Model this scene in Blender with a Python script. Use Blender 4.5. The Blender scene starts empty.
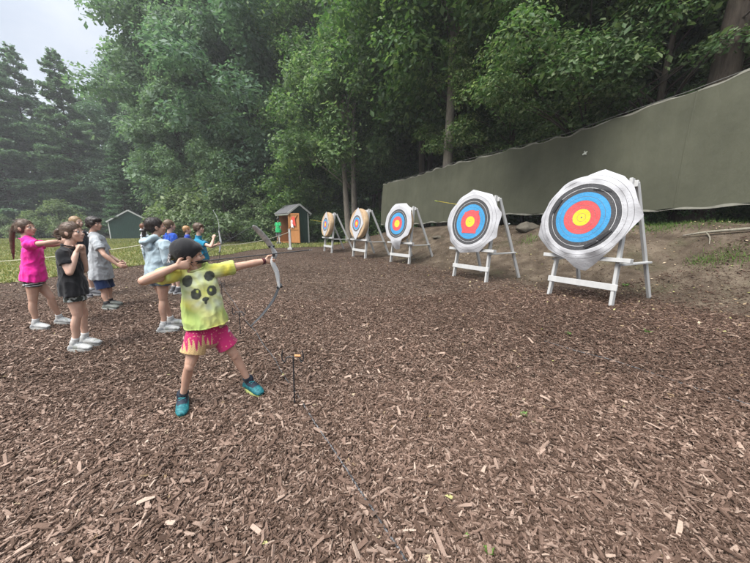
EXPO = 2.12
import bpy, math, random
import numpy as np
from mathutils import Vector, Matrix, noise

random.seed(7)
RNG = np.random.default_rng(11)
SC = bpy.context.scene
COL = SC.collection
V = Vector

# ------------------------------------------------------------------ camera geometry
FPX, CX, CY, HOR = 290.0, 375.0, 281.5, 227.0
CAMZ = 1.35
PIT = math.atan((CY - HOR) / FPX)
CP, SP = math.cos(PIT), math.sin(PIT)

def ray(px, py):
    x, y, z = px - CX, py - CY, FPX
    f = z * CP - y * SP
    d = y * CP + z * SP
    return x / f, -d / f

def at(px, py, Y):
    a, b = ray(px, py)
    return V((a * Y, Y, CAMZ + b * Y))

def sstep(a, b, x):
    t = np.clip((np.asarray(x, float) - a) / (b - a), 0, 1)
    return t * t * (3 - 2 * t)

NX, NY = .853, .522           # across the range, away from the shooting line
def abxy(a, b):
    return a * NX - b * NY, a * NY + b * NX

def gz(x, y):
    x = np.asarray(x, float); y = np.asarray(y, float)
    a = x * NX + y * NY
    b = -x * NY + y * NX
    fade = 1 - sstep(11, 19, b)
    z = .2 * sstep(1.2, 5.0, a) + 1.18 * sstep(5.9, 9.2, a) * fade
    z = z + sstep(5.6, 7, a) * fade * (.06 * np.sin(x * 1.9 + y * .7) * np.sin(y * 1.3 - x * .4) + .03 * np.sin(4.1 * x + 1) * np.sin(3.7 * y))
    z = z + .018 * np.sin(x * 1.3 + .5) * np.sin(y * 1.1) + .010 * np.sin(x * 3.1 + 1.7) * np.sin(y * 2.7 + .3)
    return z

def gzf(x, y):
    return float(gz(x, y))

def ground(px, py):
    lo = None
    for k in range(4000):
        Y = .3 * (1.002 ** k)
        p = at(px, py, Y)
        if p.z <= gzf(p.x, p.y):
            hi = Y
            lo = Y / 1.002
            break
    else:
        return at(px, py, 60)
    for _ in range(25):
        m = (lo + hi) / 2
        p = at(px, py, m)
        if p.z <= gzf(p.x, p.y): hi = m
        else: lo = m
    p = at(px, py, hi)
    return V((p.x, p.y, gzf(p.x, p.y)))

# ------------------------------------------------------------------ materials
def lin(r, g=None, b=None):
    if g is None: r, g, b = r
    f = lambda c: (c / 255 / 12.92) if c / 255 <= .04045 else ((c / 255 + .055) / 1.055) ** 2.4
    return (f(r), f(g), f(b))

class Mat:
    def __init__(s, name):
        s.m = bpy.data.materials.new(name); s.m.use_nodes = True
        s.t = s.m.node_tree; s.n = s.t.nodes
        s.n.clear()
        s.out = s.n.new('ShaderNodeOutputMaterial')
        s.p = s.n.new('ShaderNodeBsdfPrincipled')
        s.t.links.new(s.p.outputs[0], s.out.inputs[0])
    def new(s, typ, **kw):
        o = s.n.new('ShaderNode' + typ)
        for k, v in kw.items(): setattr(o, k, v)
        return o
    def link(s, a, b): s.t.links.new(a, b)
    def coords(s): return s.new('TexCoord').outputs['Object']
    def noise(s, scale, detail=4, rough=.6, vec=None, stretch=None):
        o = s.new('TexNoise'); o.inputs['Scale'].default_value = scale
        o.inputs['Detail'].default_value = detail; o.inputs['Roughness'].default_value = rough
        v = vec or s.coords()
        if stretch:
            mp = s.new('Mapping'); mp.inputs['Scale'].default_value = stretch
            s.link(v, mp.inputs[0]); v = mp.outputs[0]
        s.link(v, o.inputs['Vector'])
        return o.outputs['Fac']
    def ramp(s, fac, stops, interp='LINEAR'):
        r = s.new('ValToRGB'); r.color_ramp.interpolation = interp
        e = r.color_ramp.elements
        while len(e) < len(stops): e.new(.5)
        for el, (p, c) in zip(e, stops):
            el.position = p; el.color = (*c, 1) if len(c) == 3 else c
        s.link(fac, r.inputs[0])
        return r.outputs[0]
    def mix(s, fac, a, b, mode='MIX'):
        m = s.new('MixRGB', blend_type=mode)
        for i, v in enumerate((fac, a, b)):
            if isinstance(v, (int, float)): m.inputs[i].default_value = v
            elif isinstance(v, tuple): m.inputs[i].default_value = (*v, 1)
            else: s.link(v, m.inputs[i])
        return m.outputs[0]
    def math(s, op, a, b=0.0):
        m = s.new('Math', operation=op)
        for i, v in enumerate((a, b)):
            if isinstance(v, (int, float)): m.inputs[i].default_value = v
            else: s.link(v, m.inputs[i])
        return m.outputs[0]
    def bump(s, h, strength=.3, dist=.01):
        b = s.new('Bump'); b.inputs['Strength'].default_value = strength; b.inputs['Distance'].default_value = dist
        s.link(h, b.inputs['Height']); s.link(b.outputs[0], s.p.inputs['Normal'])
    def color(s, c):
        if isinstance(c, tuple): s.p.inputs['Base Color'].default_value = (*c, 1)
        else: s.link(c, s.p.inputs['Base Color'])
    def rough(s, r, spec=.3):
        s.p.inputs['Roughness'].default_value = r
        s.p.inputs['Specular IOR Level'].default_value = spec

def simple(name, c, rough=.7, spec=.3, var=.25, scale=12, bump=.15, dist=.005, metal=0, stretch=None):
    m = Mat(name); n = m.noise(scale, 5, .65, stretch=stretch)
    m.color(m.mix(1.0, c, m.ramp(n, [(.25, (1 - var,) * 3), (.75, (1 + var * .6,) * 3)]), 'MULTIPLY'))
    m.rough(rough, spec); m.p.inputs['Metallic'].default_value = metal
    if bump: m.bump(m.noise(scale * 4, 4, .6, stretch=stretch), bump, dist)
    return m.m

def attr_mat(name, rough=.8, spec=.2, scale=400, bump=.2, dist=.002, sss=0, var=.1, vscale=30, sheen=0):
    m = Mat(name)
    a = m.new('VertexColor', layer_name='Col').outputs[0]
    n = m.noise(vscale, 4, .6)
    a = m.mix(1.0, a, (.86, .86, .86), 'MULTIPLY')
    m.color(m.mix(1.0, a, m.ramp(n, [(.3, (1 - var,) * 3), (.7, (1 + var * .5,) * 3)]), 'MULTIPLY'))
    m.rough(rough, spec)
    if bump: m.bump(m.noise(scale, 2, .5), bump, dist)
    if sss:
        m.p.inputs['Subsurface Weight'].default_value = sss
        m.p.inputs['Subsurface Radius'].default_value = (.6, .25, .12)
        m.p.inputs['Subsurface Scale'].default_value = .012
    if sheen: m.p.inputs['Sheen Weight'].default_value = sheen
    return m.m

def leaf_mat(name, c1, c2, c3, trans=.35, rough=.55):
    m = Mat(name)
    g = m.new('NewGeometry')
    rnd = g.outputs['Random Per Island']
    col = m.ramp(rnd, [(0, c1), (.55, c2), (1, c3)])
    n = m.noise(.35, 3, .6)
    col = m.mix(1.0, col, m.ramp(n, [(.3, (.72, .74, .72)), (.7, (1.22, 1.2, 1.1))]), 'MULTIPLY')
    oi = m.new('ObjectInfo').outputs['Random']
    col = m.mix(1.0, col, m.ramp(oi, [(0, (.82, .88, .9)), (1, (1.12, 1.08, .95))]), 'MULTIPLY')
    m.color(col); m.rough(rough, .35)
    tr = m.new('BsdfTranslucent')
    m.link(m.mix(1.0, col, (1.14, 1.24, .82), 'MULTIPLY'), tr.inputs[0])
    mx = m.new('MixShader'); mx.inputs[0].default_value = trans
    m.link(m.p.outputs[0], mx.inputs[1]); m.link(tr.outputs[0], mx.inputs[2])
    m.link(mx.outputs[0], m.out.inputs[0])
    return m.m

def bark_mat(name, c):
    m = Mat(name)
    n = m.noise(3, 6, .7, stretch=(6, 6, 1)); n2 = m.noise(1.2, 4, .6)
    col = m.mix(1.0, c, m.ramp(n, [(.3, (.5,) * 3), (.7, (1.35,) * 3)]), 'MULTIPLY')
    col = m.mix(m.ramp(n2, [(.5, (0,) * 3), (.75, (.6,) * 3)]), col, (c[0] * 1.3, c[1] * 1.5, c[2] * 1.2))
    m.color(col); m.rough(.9, .1); m.bump(n, .8, .05)
    return m.m

# ------------------------------------------------------------------ mesh helpers
def wloc(o):
    p = V((0, 0, 0))
    while o is not None:
        p += o.location; o = o.parent
    return p

def np_mesh(name, verts, faces_n, loops, mat_idx=None, smooth=False):
    """faces_n: array with the number of corners of each face; loops: flat indices"""
    me = bpy.data.meshes.new(name)
    verts = np.asarray(verts, np.float32); loops = np.asarray(loops, np.int32).ravel()
    faces_n = np.asarray(faces_n, np.int32)
    me.vertices.add(len(verts)); me.vertices.foreach_set('co', verts.ravel())
    me.loops.add(len(loops)); me.loops.foreach_set('vertex_index', loops)
    me.polygons.add(len(faces_n))
    st = np.zeros(len(faces_n), np.int32); st[1:] = np.cumsum(faces_n)[:-1]
    me.polygons.foreach_set('loop_start', st)
    if mat_idx is not None: me.polygons.foreach_set('material_index', np.asarray(mat_idx, np.int32))
    me.polygons.foreach_set('use_smooth', np.full(len(faces_n), smooth))
    me.update(calc_edges=True)
    me.validate()
    return me

class MB:
    def __init__(s): s.v = []; s.f = []; s.mi = []
    def add(s, verts, faces, mi=0):
        b = len(s.v); s.v.extend([tuple(p) for p in verts])
        for f in faces: s.f.append([i + b for i in f]); s.mi.append(mi)
        return s
    def box(s, c, size, rot=None, mi=0, bev=0.0):
        hx, hy, hz = size[0] / 2, size[1] / 2, size[2] / 2
        R = rot or Matrix.Identity(3); c = V(c)
        if bev <= 0:
            vs = [c + R @ V((x * hx, y * hy, z * hz)) for z in (-1, 1) for y in (-1, 1) for x in (-1, 1)]
            fs = [(0, 2, 3, 1), (4, 5, 7, 6), (0, 1, 5, 4), (2, 6, 7, 3), (0, 4, 6, 2), (1, 3, 7, 5)]
            return s.add(vs, fs, mi)
        # chamfered box
        vs = []; idx = {}
        for sx in (-1, 1):
            for sy in (-1, 1):
                for sz in (-1, 1):
                    for ax in range(3):
                        p = [sx * (hx - bev), sy * (hy - bev), sz * (hz - bev)]
                        p[ax] += (sx, sy, sz)[ax] * bev
                        idx[(sx, sy, sz, ax)] = len(vs); vs.append(c + R @ V(p))
        fs = []
        for ax in range(3):
            o = [i for i in range(3) if i != ax]
            for sg in (-1, 1):
                q = []
                for a, b in ((-1, -1), (1, -1), (1, 1), (-1, 1)):
                    k = [0, 0, 0]; k[ax] = sg; k[o[0]] = a; k[o[1]] = b
                    q.append(idx[(*k, ax)])
                fs.append(q)
                # edges shared with next axis
        for ax in range(3):
            o = [i for i in range(3) if i != ax]
            for a in (-1, 1):
                for b in (-1, 1):
                    q = []
                    for e, axx in ((-1, o[0]), (1, o[0]), (1, o[1]), (-1, o[1])):
                        k = [0, 0, 0]; k[ax] = e; k[o[0]] = a; k[o[1]] = b
                        q.append(idx[(*k, axx)])
                    fs.append(q)
        for sx in (-1, 1):
            for sy in (-1, 1):
                for sz in (-1, 1):
                    fs.append([idx[(sx, sy, sz, a)] for a in range(3)])
        return s.add(vs, fs, mi)
    def beam(s, p0, p1, w, d, up=(0, 0, 1), mi=0, bev=.004):
        p0, p1 = V(p0), V(p1); z = (p1 - p0); L = z.length; z.normalize()
        x = V(up).cross(z)
        if x.length < 1e-4: x = V((1, 0, 0)).cross(z)
        x.normalize(); y = z.cross(x)
        R = Matrix((x, y, z)).transposed()
        return s.box((p0 + p1) / 2, (w, d, L), R, mi, bev)
    def tube(s, pts, rad, ref=None, seg=12, sub=0, dome=True, mi=0):
        pts = [V(p) for p in pts]
        rad = [r if isinstance(r, (tuple, list)) else (r, r) for r in rad]
        if sub and len(pts) > 2:
            P, R = [], []
            n = len(pts)
            for i in range(n - 1):
                p0 = pts[max(i - 1, 0)]; p1 = pts[i]; p2 = pts[i + 1]; p3 = pts[min(i + 2, n - 1)]
                for k in range(sub):
                    t = k / sub
                    P.append(.5 * ((2 * p1) + (p2 - p0) * t + (2 * p0 - 5 * p1 + 4 * p2 - p3) * t * t + (3 * p1 - p0 - 3 * p2 + p3) * t ** 3))
                    q = t * t * (3 - 2 * t)
                    R.append(tuple(rad[i][j] * (1 - q) + rad[i + 1][j] * q for j in (0, 1)))
            P.append(pts[-1]); R.append(rad[-1]); pts, rad = P, R
        n = len(pts); rings = []
        tan = []
        for i in range(n):
            t = pts[min(i + 1, n - 1)] - pts[max(i - 1, 0)]
            tan.append(t.normalized() if t.length > 1e-9 else V((0, 0, 1)))
        rf = V(ref) if ref is not None else None
        prev = None
        seq = []
        for i in range(n):
            t = tan[i]
            if rf is not None: x = rf - t * rf.dot(t)
            elif prev is not None: x = prev - t * prev.dot(t)
            else:
                a = V((1, 0, 0)) if abs(t.x) < .8 else V((0, 1, 0)); x = a - t * a.dot(t)
            if x.length < 1e-6: x = V((0, 1, 0)) - t * t.y
            x.normalize(); prev = x; y = t.cross(x)
            seq.append((pts[i], rad[i], x, y))
        if dome:
            p, r, x, y = seq[0]; d = min(r)
            pre = [(p - tan[0] * d * .85, (r[0] * .5, r[1] * .5), x, y), (p - tan[0] * d * .5, (r[0] * .86, r[1] * .86), x, y)]
            p, r, x, y = seq[-1]; d = min(r)
            post = [(p + tan[-1] * d * .5, (r[0] * .86, r[1] * .86), x, y), (p + tan[-1] * d * .85, (r[0] * .5, r[1] * .5), x, y)]
            seq = pre + seq + post
        vs = []
        for p, r, x, y in seq:
            for k in range(seg):
                a = 2 * math.pi * k / seg
                vs.append(p + x * (r[0] * math.cos(a)) + y * (r[1] * math.sin(a)))
        fs = []
        for i in range(len(seq) - 1):
            for k in range(seg):
                k2 = (k + 1) % seg
                fs.append((i * seg + k, i * seg + k2, (i + 1) * seg + k2, (i + 1) * seg + k))
        fs.append(tuple(range(seg))[::-1]); fs.append(tuple((len(seq) - 1) * seg + k for k in range(seg)))
        return s.add(vs, fs, mi)
    def ellipsoid(s, c, X, Y, Z, n=12, m=8, mi=0):
        c, X, Y, Z = V(c), V(X), V(Y), V(Z)
        vs = [c - Z]; fs = []
        for i in range(1, m):
            th = -math.pi / 2 + math.pi * i / m
            for k in range(n):
                a = 2 * math.pi * k / n
                vs.append(c + X * (math.cos(th) * math.cos(a)) + Y * (math.cos(th) * math.sin(a)) + Z * math.sin(th))
        vs.append(c + Z)
        for k in range(n): fs.append((0, 1 + (k + 1) % n, 1 + k))
        for i in range(m - 2):
            for k in range(n):
                a = 1 + i * n + k; b = 1 + i * n + (k + 1) % n
                fs.append((a, b, b + n, a + n))
        top = len(vs) - 1; o = 1 + (m - 2) * n
        for k in range(n): fs.append((o + k, o + (k + 1) % n, top))
        return s.add(vs, fs, mi)
    def mesh(s, name, smooth=False):
        return np_mesh(name, np.array(s.v), [len(f) for f in s.f], [i for f in s.f for i in f], s.mi, smooth)

def link(name, me, mats, parent=None, loc=None):
    """link a mesh given in world coordinates; its origin goes to the parent's base (or loc)"""
    if not isinstance(mats, (list, tuple)): mats = [mats]
    for m in mats: me.materials.append(m)
    o = bpy.data.objects.new(name, me)
    base = V((0, 0, 0))
    if parent is not None:
        base = wloc(parent); o.parent = parent
    if loc is not None:
        d = V(loc) - base if parent is not None else V(loc)
        o.location = d; base = V(loc)
    if base.length > 0: me.transform(Matrix.Translation(-base))
    COL.objects.link(o)
    return o

def build(mb, name, mats, parent=None, loc=None, smooth=False):
    return link(name, mb.mesh(name, smooth), mats, parent, loc)

def empty(name, loc=(0, 0, 0)):
    o = bpy.data.objects.new(name, None); o.location = loc; o.empty_display_size = .2
    COL.objects.link(o); return o

def tag(o, label=None, cat=None, group=None, kind=None):
    if label: o['label'] = label
    if cat: o['category'] = cat
    if group: o['group'] = group
    if kind: o['kind'] = kind
    return o

def copy_tree(o, parent=None):
    c = o.copy(); COL.objects.link(c); c.parent = parent
    for ch in list(o.children): copy_tree(ch, c)
    return c

def remesh(mb, voxel, it=4, fac=.5):
    me = mb.mesh('tmp'); o = bpy.data.objects.new('tmp', me); COL.objects.link(o)
    r = o.modifiers.new('r', 'REMESH'); r.mode = 'VOXEL'; r.voxel_size = voxel
    if it:
        sm = o.modifiers.new('s', 'SMOOTH'); sm.iterations = it; sm.factor = fac
    dg = bpy.context.evaluated_depsgraph_get()
    out = bpy.data.meshes.new_from_object(o.evaluated_get(dg))
    bpy.data.objects.remove(o); bpy.data.meshes.remove(me)
    out.polygons.foreach_set('use_smooth', np.ones(len(out.polygons), bool))
    return out

def vco(me):
    a = np.empty(len(me.vertices) * 3, np.float32); me.vertices.foreach_get('co', a); return a.reshape(-1, 3)
def vno(me):
    a = np.empty(len(me.vertices) * 3, np.float32); me.vertex_normals.foreach_get('vector', a); return a.reshape(-1, 3)
def setco(me, a): me.vertices.foreach_set('co', np.asarray(a, np.float32).ravel()); me.update()
def setcol(me, c):
    c = np.asarray(c, np.float32)
    if c.ndim == 1: c = np.tile(c, (len(me.vertices), 1))
    if c.shape[1] == 3: c = np.hstack([c, np.ones((len(c), 1), np.float32)])
    at_ = me.color_attributes.new('Col', 'FLOAT_COLOR', 'POINT'); at_.data.foreach_set('color', c.ravel())
def nz(P, scale, seed=0):
    s = V((seed * 7.31, seed * 3.17, seed * 5.77))
    if not isinstance(scale, (tuple, list)): scale = (scale,) * 3
    return np.array([noise.noise(V((p[0] * scale[0], p[1] * scale[1], p[2] * scale[2])) + s) for p in P.tolist()], np.float32)
# ------------------------------------------------------------------ camera, light, sky
cam_d = bpy.data.cameras.new('camera'); cam = bpy.data.objects.new('camera', cam_d); COL.objects.link(cam)
cam.location = (0, 0, CAMZ); cam.rotation_euler = (math.pi / 2 - PIT, 0, 0)
cam_d.sensor_width = 36; cam_d.sensor_fit = 'HORIZONTAL'; cam_d.lens = FPX / 750 * 36; cam_d.clip_end = 2000; cam_d.clip_start = .02
SC.camera = cam

SUN_EL, SUN_AZ = math.radians(57), math.radians(225)      # azimuth measured clockwise from +Y
w = bpy.data.worlds.new('World'); SC.world = w; w.use_nodes = True
nt = w.node_tree; nt.nodes.clear()
wo = nt.nodes.new('ShaderNodeOutputWorld'); bg = nt.nodes.new('ShaderNodeBackground')
sky = nt.nodes.new('ShaderNodeTexSky'); sky.sky_type = 'NISHITA'; sky.sun_disc = False
sky.sun_elevation = SUN_EL; sky.sun_rotation = SUN_AZ; sky.air_density = 1.0; sky.dust_density = 3.0
tc = nt.nodes.new('ShaderNodeTexCoord'); mp = nt.nodes.new('ShaderNodeMapping'); mp.inputs['Scale'].default_value = (1, 1, 2.2)
nz1 = nt.nodes.new('ShaderNodeTexNoise'); nz1.inputs['Scale'].default_value = 2.3; nz1.inputs['Detail'].default_value = 6; nz1.inputs['Roughness'].default_value = .55
rp = nt.nodes.new('ShaderNodeValToRGB')
rp.color_ramp.elements[0].position = .32; rp.color_ramp.elements[0].color = (5.2, 5.7, 6.5, 1)
rp.color_ramp.elements[1].position = .68; rp.color_ramp.elements[1].color = (8.5, 8.7, 9.0, 1)
mx = nt.nodes.new('ShaderNodeMixRGB'); mx.inputs[0].default_value = .9
L = nt.links.new
L(tc.outputs['Generated'], mp.inputs[0]); L(mp.outputs[0], nz1.inputs[0]); L(nz1.outputs['Fac'], rp.inputs[0])
sz = nt.nodes.new('ShaderNodeSeparateXYZ'); L(tc.outputs['Generated'], sz.inputs[0])
gr = nt.nodes.new('ShaderNodeMapRange'); gr.inputs['From Min'].default_value = .36; gr.inputs['From Max'].default_value = 1; gr.inputs['To Min'].default_value = .215; gr.inputs['To Max'].default_value = 1.12; gr.interpolation_type = 'SMOOTHSTEP'; L(sz.outputs[2], gr.inputs[0])
ml = nt.nodes.new('ShaderNodeMixRGB'); ml.blend_type = 'MULTIPLY'; ml.inputs[0].default_value = 1; L(rp.outputs[0], ml.inputs[1]); L(gr.outputs[0], ml.inputs[2])
L(sky.outputs[0], mx.inputs[1]); L(ml.outputs[0], mx.inputs[2]); L(mx.outputs[0], bg.inputs[0]); L(bg.outputs[0], wo.inputs[0])
bg.inputs[1].default_value = .115
sd = bpy.data.lights.new('sun', 'SUN'); sd.energy = 1.5; sd.angle = math.radians(35); sd.color = (1, .965, .91)
so = bpy.data.objects.new('sun', sd); COL.objects.link(so)
so.rotation_euler = (math.pi / 2 - SUN_EL, 0, math.pi - SUN_AZ + 0)
_d = V((math.sin(SUN_AZ) * math.cos(SUN_EL), math.cos(SUN_AZ) * math.cos(SUN_EL), math.sin(SUN_EL)))
so.rotation_euler = _d.to_track_quat('Z', 'Y').to_euler()
SC.view_settings.view_transform = 'Standard'; SC.view_settings.look = 'None'
SC.view_settings.exposure = EXPO; SC.view_settings.gamma = 1; SC.view_settings.use_curve_mapping = False
cy = SC.cycles
cy.max_bounces = 6; cy.diffuse_bounces = 4; cy.glossy_bounces = 1; cy.transmission_bounces = 4; cy.transparent_max_bounces = 4; cy.volume_bounces = 0
cy.use_denoising = True; cy.caustics_reflective = False; cy.caustics_refractive = False
cy.sample_clamp_indirect = 4

# ------------------------------------------------------------------ ground
lawn_px = [(-60, 293), (0, 285), (60, 277), (130, 267), (200, 258), (255, 250), (300, 247.5), (322, 247)]
LAWN = [tuple(ground(*p)[:2]) for p in lawn_px]
_far = LAWN[0]
LAWN = [(_far[0] - 14, _far[1] + 1.5)] + LAWN + [(-1.6, 18.5), (-3.2, 22), (-6, 25.5), (-12, 30), (-24, 34), (-48, 35)]

def inpoly(x, y, poly):
    x = np.asarray(x); y = np.asarray(y); ins = np.zeros(x.shape, bool)
    j = len(poly) - 1
    for i in range(len(poly)):
        xi, yi = poly[i]; xj, yj = poly[j]
        c = ((yi > y) != (yj > y)) & (x < (xj - xi) * (y - yi) / (yj - yi + 1e-12) + xi)
        ins ^= c; j = i
    return ins

def wob(x, y, s=1.0):
    return s * (.22 * np.sin(2.3 * x + 1.1 * y) + .15 * np.sin(5.1 * x - 2.7 * y + 1) + .1 * np.sin(9 * x + 7 * y + 2))

def axis(n, near, far):
    u = np.linspace(-1, 1, n); return np.sign(u) * (near * np.abs(u) + (far - near) * np.abs(u) ** 4)
gx = axis(361, 16, 300) + 0.0; gy = axis(361, 16, 300) + 6.0
GX, GY = np.meshgrid(gx, gy); GX = GX.ravel(); GY = GY.ravel()
GZ = gz(GX, GY)
n = 361
ii = (np.arange(n - 1)[:, None] * n + np.arange(n - 1)[None, :]).ravel()
quads = np.stack([ii, ii + 1, ii + n + 1, ii + n], 1)
me = np_mesh('ground', np.stack([GX, GY, GZ], 1), np.full(len(quads), 4), quads, None, True)
A_ = GX * NX + GY * NY; B_ = -GX * NY + GY * NX
wb = wob(GX, GY)
bankw = sstep(5.5, 6.5, A_ + wb) * (1 - sstep(11, 14, B_))
forw = np.maximum(sstep(9.1, 9.9, A_ + wb), np.maximum(sstep(17.5, 19.5, B_ + wb * 2), sstep(24, 30, GY)))
setcol(me, np.stack([bankw, forw, np.zeros_like(bankw)], 1))
m = Mat('mulch')
wt = m.new('SeparateColor'); m.link(m.new('VertexColor', layer_name='Col').outputs[0], wt.inputs[0])
oc = m.coords()
wn = m.new('TexNoise'); wn.inputs['Scale'].default_value = 9; wn.inputs['Detail'].default_value = 2; m.link(oc, wn.inputs['Vector'])
wv = m.mix(.10, oc, wn.outputs['Color'], 'ADD')
def chipvor(stretch, rz):
    mp_ = m.new('Mapping'); mp_.inputs['Scale'].default_value = stretch; mp_.inputs['Rotation'].default_value = (0, 0, rz)
    m.link(wv, mp_.inputs[0])
    v = m.new('TexVoronoi', feature='F1'); v.inputs['Scale'].default_value = 1; m.link(mp_.outputs[0], v.inputs['Vector'])
    sc_ = m.new('SeparateColor'); m.link(v.outputs['Color'], sc_.inputs[0])
    return sc_.outputs[0], v.outputs['Distance']
v1, d1 = chipvor((17, 62, 20), .5); v2, d2 = chipvor((60, 18, 20), .2)
pick = m.ramp(m.noise(11, 2, .5), [(.49, (0,) * 3), (.51, (1,) * 3)])
vv = m.mix(pick, v1, v2); dd = m.mix(pick, d1, d2)
chipcol = [(0, (.042, .029, .021)), (.3, (.090, .062, .046)), (.6, (.150, .105, .080)), (.85, (.22, .165, .13)), (1, (.34, .275, .225))]
mul = m.ramp(vv, chipcol)
mul = m.mix(1.0, mul, m.ramp(dd, [(.15, (.9,) * 3), (.6, (.39,) * 3)]), 'MULTIPLY')
mul = m.mix(1.0, mul, m.ramp(m.noise(.55, 4, .6), [(.3, (.7, .67, .65)), (.7, (1.15, 1.13, 1.12))]), 'MULTIPLY')
dirt = m.ramp(m.noise(2.6, 8, .68), [(.3, (.036, .027, .019)), (.5, (.078, .060, .044)), (.70, (.14, .112, .083))])
dirt = m.mix(m.ramp(m.noise(38, 3, .6), [(.55, (0,) * 3), (.68, (.6,) * 3)]), dirt, (.055, .042, .03))
dirt = m.mix(m.ramp(m.noise(1.1, 4, .6), [(.55, (0,) * 3), (.70, (.4,) * 3)]), dirt, (.05, .058, .026))
litter = m.ramp(m.noise(6, 8, .7), [(.3, (.018, .015, .009)), (.6, (.05, .042, .022)), (.75, (.05, .065, .02))])
col = m.mix(wt.outputs[0], mul, dirt); col = m.mix(wt.outputs[1], col, litter)
m.color(col); m.rough(.95, .08)
m.bump(m.math('ADD', m.math('MULTIPLY', dd, -.6), m.math('ADD', vv, m.noise(5, 6, .7))), .8, .02)
ground_o = link('ground', me, m.m); tag(ground_o, 'brown wood mulch ground of the archery range', kind='structure')

# lawn sheet
lx = np.arange(-60, 2, .22); ly = np.arange(3, 37, .22)
LX, LY = np.meshgrid(lx, ly); sh = LX.shape
W_ = wob(LX, LY, .8)
ins = inpoly(LX + W_ * .6, LY + W_ * .8, LAWN)
LZ = gz(LX, LY) + .02
fl = np.where((ins[:-1, :-1] & ins[1:, :-1] & ins[:-1, 1:] & ins[1:, 1:]).ravel())[0]
r_, c_ = np.divmod(fl, sh[1] - 1)
i0 = r_ * sh[1] + c_
q = np.stack([i0, i0 + 1, i0 + sh[1] + 1, i0 + sh[1]], 1)
used, inv = np.unique(q, return_inverse=True)
LV = np.stack([LX.ravel(), LY.ravel(), LZ.ravel()], 1)[used]
me = np_mesh('lawn', LV, np.full(len(q), 4), inv.reshape(-1, 4), None, True)
m = Mat('lawn')
c = m.ramp(m.noise(.5, 5, .65), [(.3, (.115, .145, .052)), (.5, (.185, .188, .075)), (.7, (.265, .235, .122))])
c = m.mix(1.0, c, m.ramp(m.noise(22, 5, .7), [(.3, (.65,) * 3), (.7, (1.25,) * 3)]), 'MULTIPLY')
m.color(c); m.rough(.9, .1); m.bump(m.noise(30, 5, .7), .7, .03)
tag(link('lawn', me, m.m), 'mown green and yellowish lawn beyond the mulch', kind='structure')

def scatter_frustum(n, y0, y1, margin=.12, p=1.0):
    y = (RNG.random(n) * (y1 ** (p + 1) - y0 ** (p + 1)) + y0 ** (p + 1)) ** (1 / (p + 1))
    x = (RNG.random(n) * 2 - 1) * (1.30 * y + .35 + margin)
    return x, y

# grass blades on the lawn
gxx, gyy = scatter_frustum(190000, 5.0, 33, p=.35)
k = inpoly(gxx, gyy, LAWN); gxx, gyy = gxx[k], gyy[k]
N = len(gxx); hgt = RNG.uniform(.035, .085, N) * (1 + gyy / 40); ang = RNG.uniform(0, 6.28, N); wd = RNG.uniform(.006, .012, N) * (1 + gyy / 8)
lean = RNG.normal(0, .45, (N, 2)) * hgt[:, None]
gb = gz(gxx, gyy) + .015
P0 = np.stack([gxx - np.cos(ang) * wd, gyy - np.sin(ang) * wd, gb], 1); P1 = np.stack([gxx + np.cos(ang) * wd, gyy + np.sin(ang) * wd, gb], 1)
P2 = np.stack([gxx + lean[:, 0], gyy + lean[:, 1], gb + hgt], 1)
me = np_mesh('grass', np.stack([P0, P1, P2], 1).reshape(-1, 3), np.full(N, 3), np.arange(N * 3))
tag(link('grass', me, leaf_mat('grass_blade', (.105, .145, .042), (.185, .20, .07), (.29, .25, .13), .3)), 'short mown grass blades covering the lawn', 'grass', kind='stuff')

# wood chips
def chips(x, y, seed, smin, smax, lift):
    rg = np.random.default_rng(seed); N = len(x)
    Lh = rg.lognormal(-4.28, .62, N).clip(.005, .085) * .55 * rg.uniform(smin, smax, N)
    Wh = (Lh * rg.uniform(.09, .36, N)).clip(.0015, .010); T = rg.uniform(.0012, .0045, N)
    yaw = rg.uniform(0, 6.283, N); pit = rg.normal(0, .24, N); rol = rg.normal(0, .4, N)
    cyw, syw = np.cos(yaw), np.sin(yaw)
    ux = np.stack([cyw * np.cos(pit), syw * np.cos(pit), np.sin(pit)], 1)
    vx = np.stack([-syw, cyw, np.zeros(N)], 1); nx = np.cross(ux, vx)
    cr, sr = np.cos(rol)[:, None], np.sin(rol)[:, None]
    vx, nx = vx * cr + nx * sr, nx * cr - vx * sr
    c0 = np.stack([x, y, gz(x, y) + .002 + np.abs(np.sin(pit)) * Lh * .6 + rg.random(N) ** 2 * lift], 1)
    taper = rg.uniform(.35, 1, (N, 2)); skew = rg.normal(0, .25, N); bend = rg.normal(0, .12, N)
    VV = np.empty((N, 12, 3), np.float32)
    for i, (e, tp, bz) in enumerate(((-1, taper[:, 0], 0), (0, np.ones(N), 1), (1, taper[:, 1], 0))):
        ctr = c0 + ux * (e * Lh)[:, None] + vx * (skew * Wh * e)[:, None] + nx * (bz * bend * Lh)[:, None]
        for j, (sv, sn) in enumerate(((-1, -1), (1, -1), (1, 1), (-1, 1))):
            VV[:, i * 4 + j] = ctr + vx * (sv * Wh * tp)[:, None] + nx * (sn * T * (.7 + .3 * tp))[:, None]
    fq = []
    for i in (0, 1):
        for j in (1, 2, 3):
            j2 = (j + 1) % 4
            fq.append((i * 4 + j, i * 4 + j2, i * 4 + 4 + j2, i * 4 + 4 + j))
    fq += [(3, 2, 1, 0), (8, 9, 10, 11)]
    fq = np.array(fq)
    FF = (np.arange(N)[:, None, None] * 12 + fq[None]).reshape(-1, 4)
    return VV.reshape(-1, 3), FF
CHN = 1.0
parts = []
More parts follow.
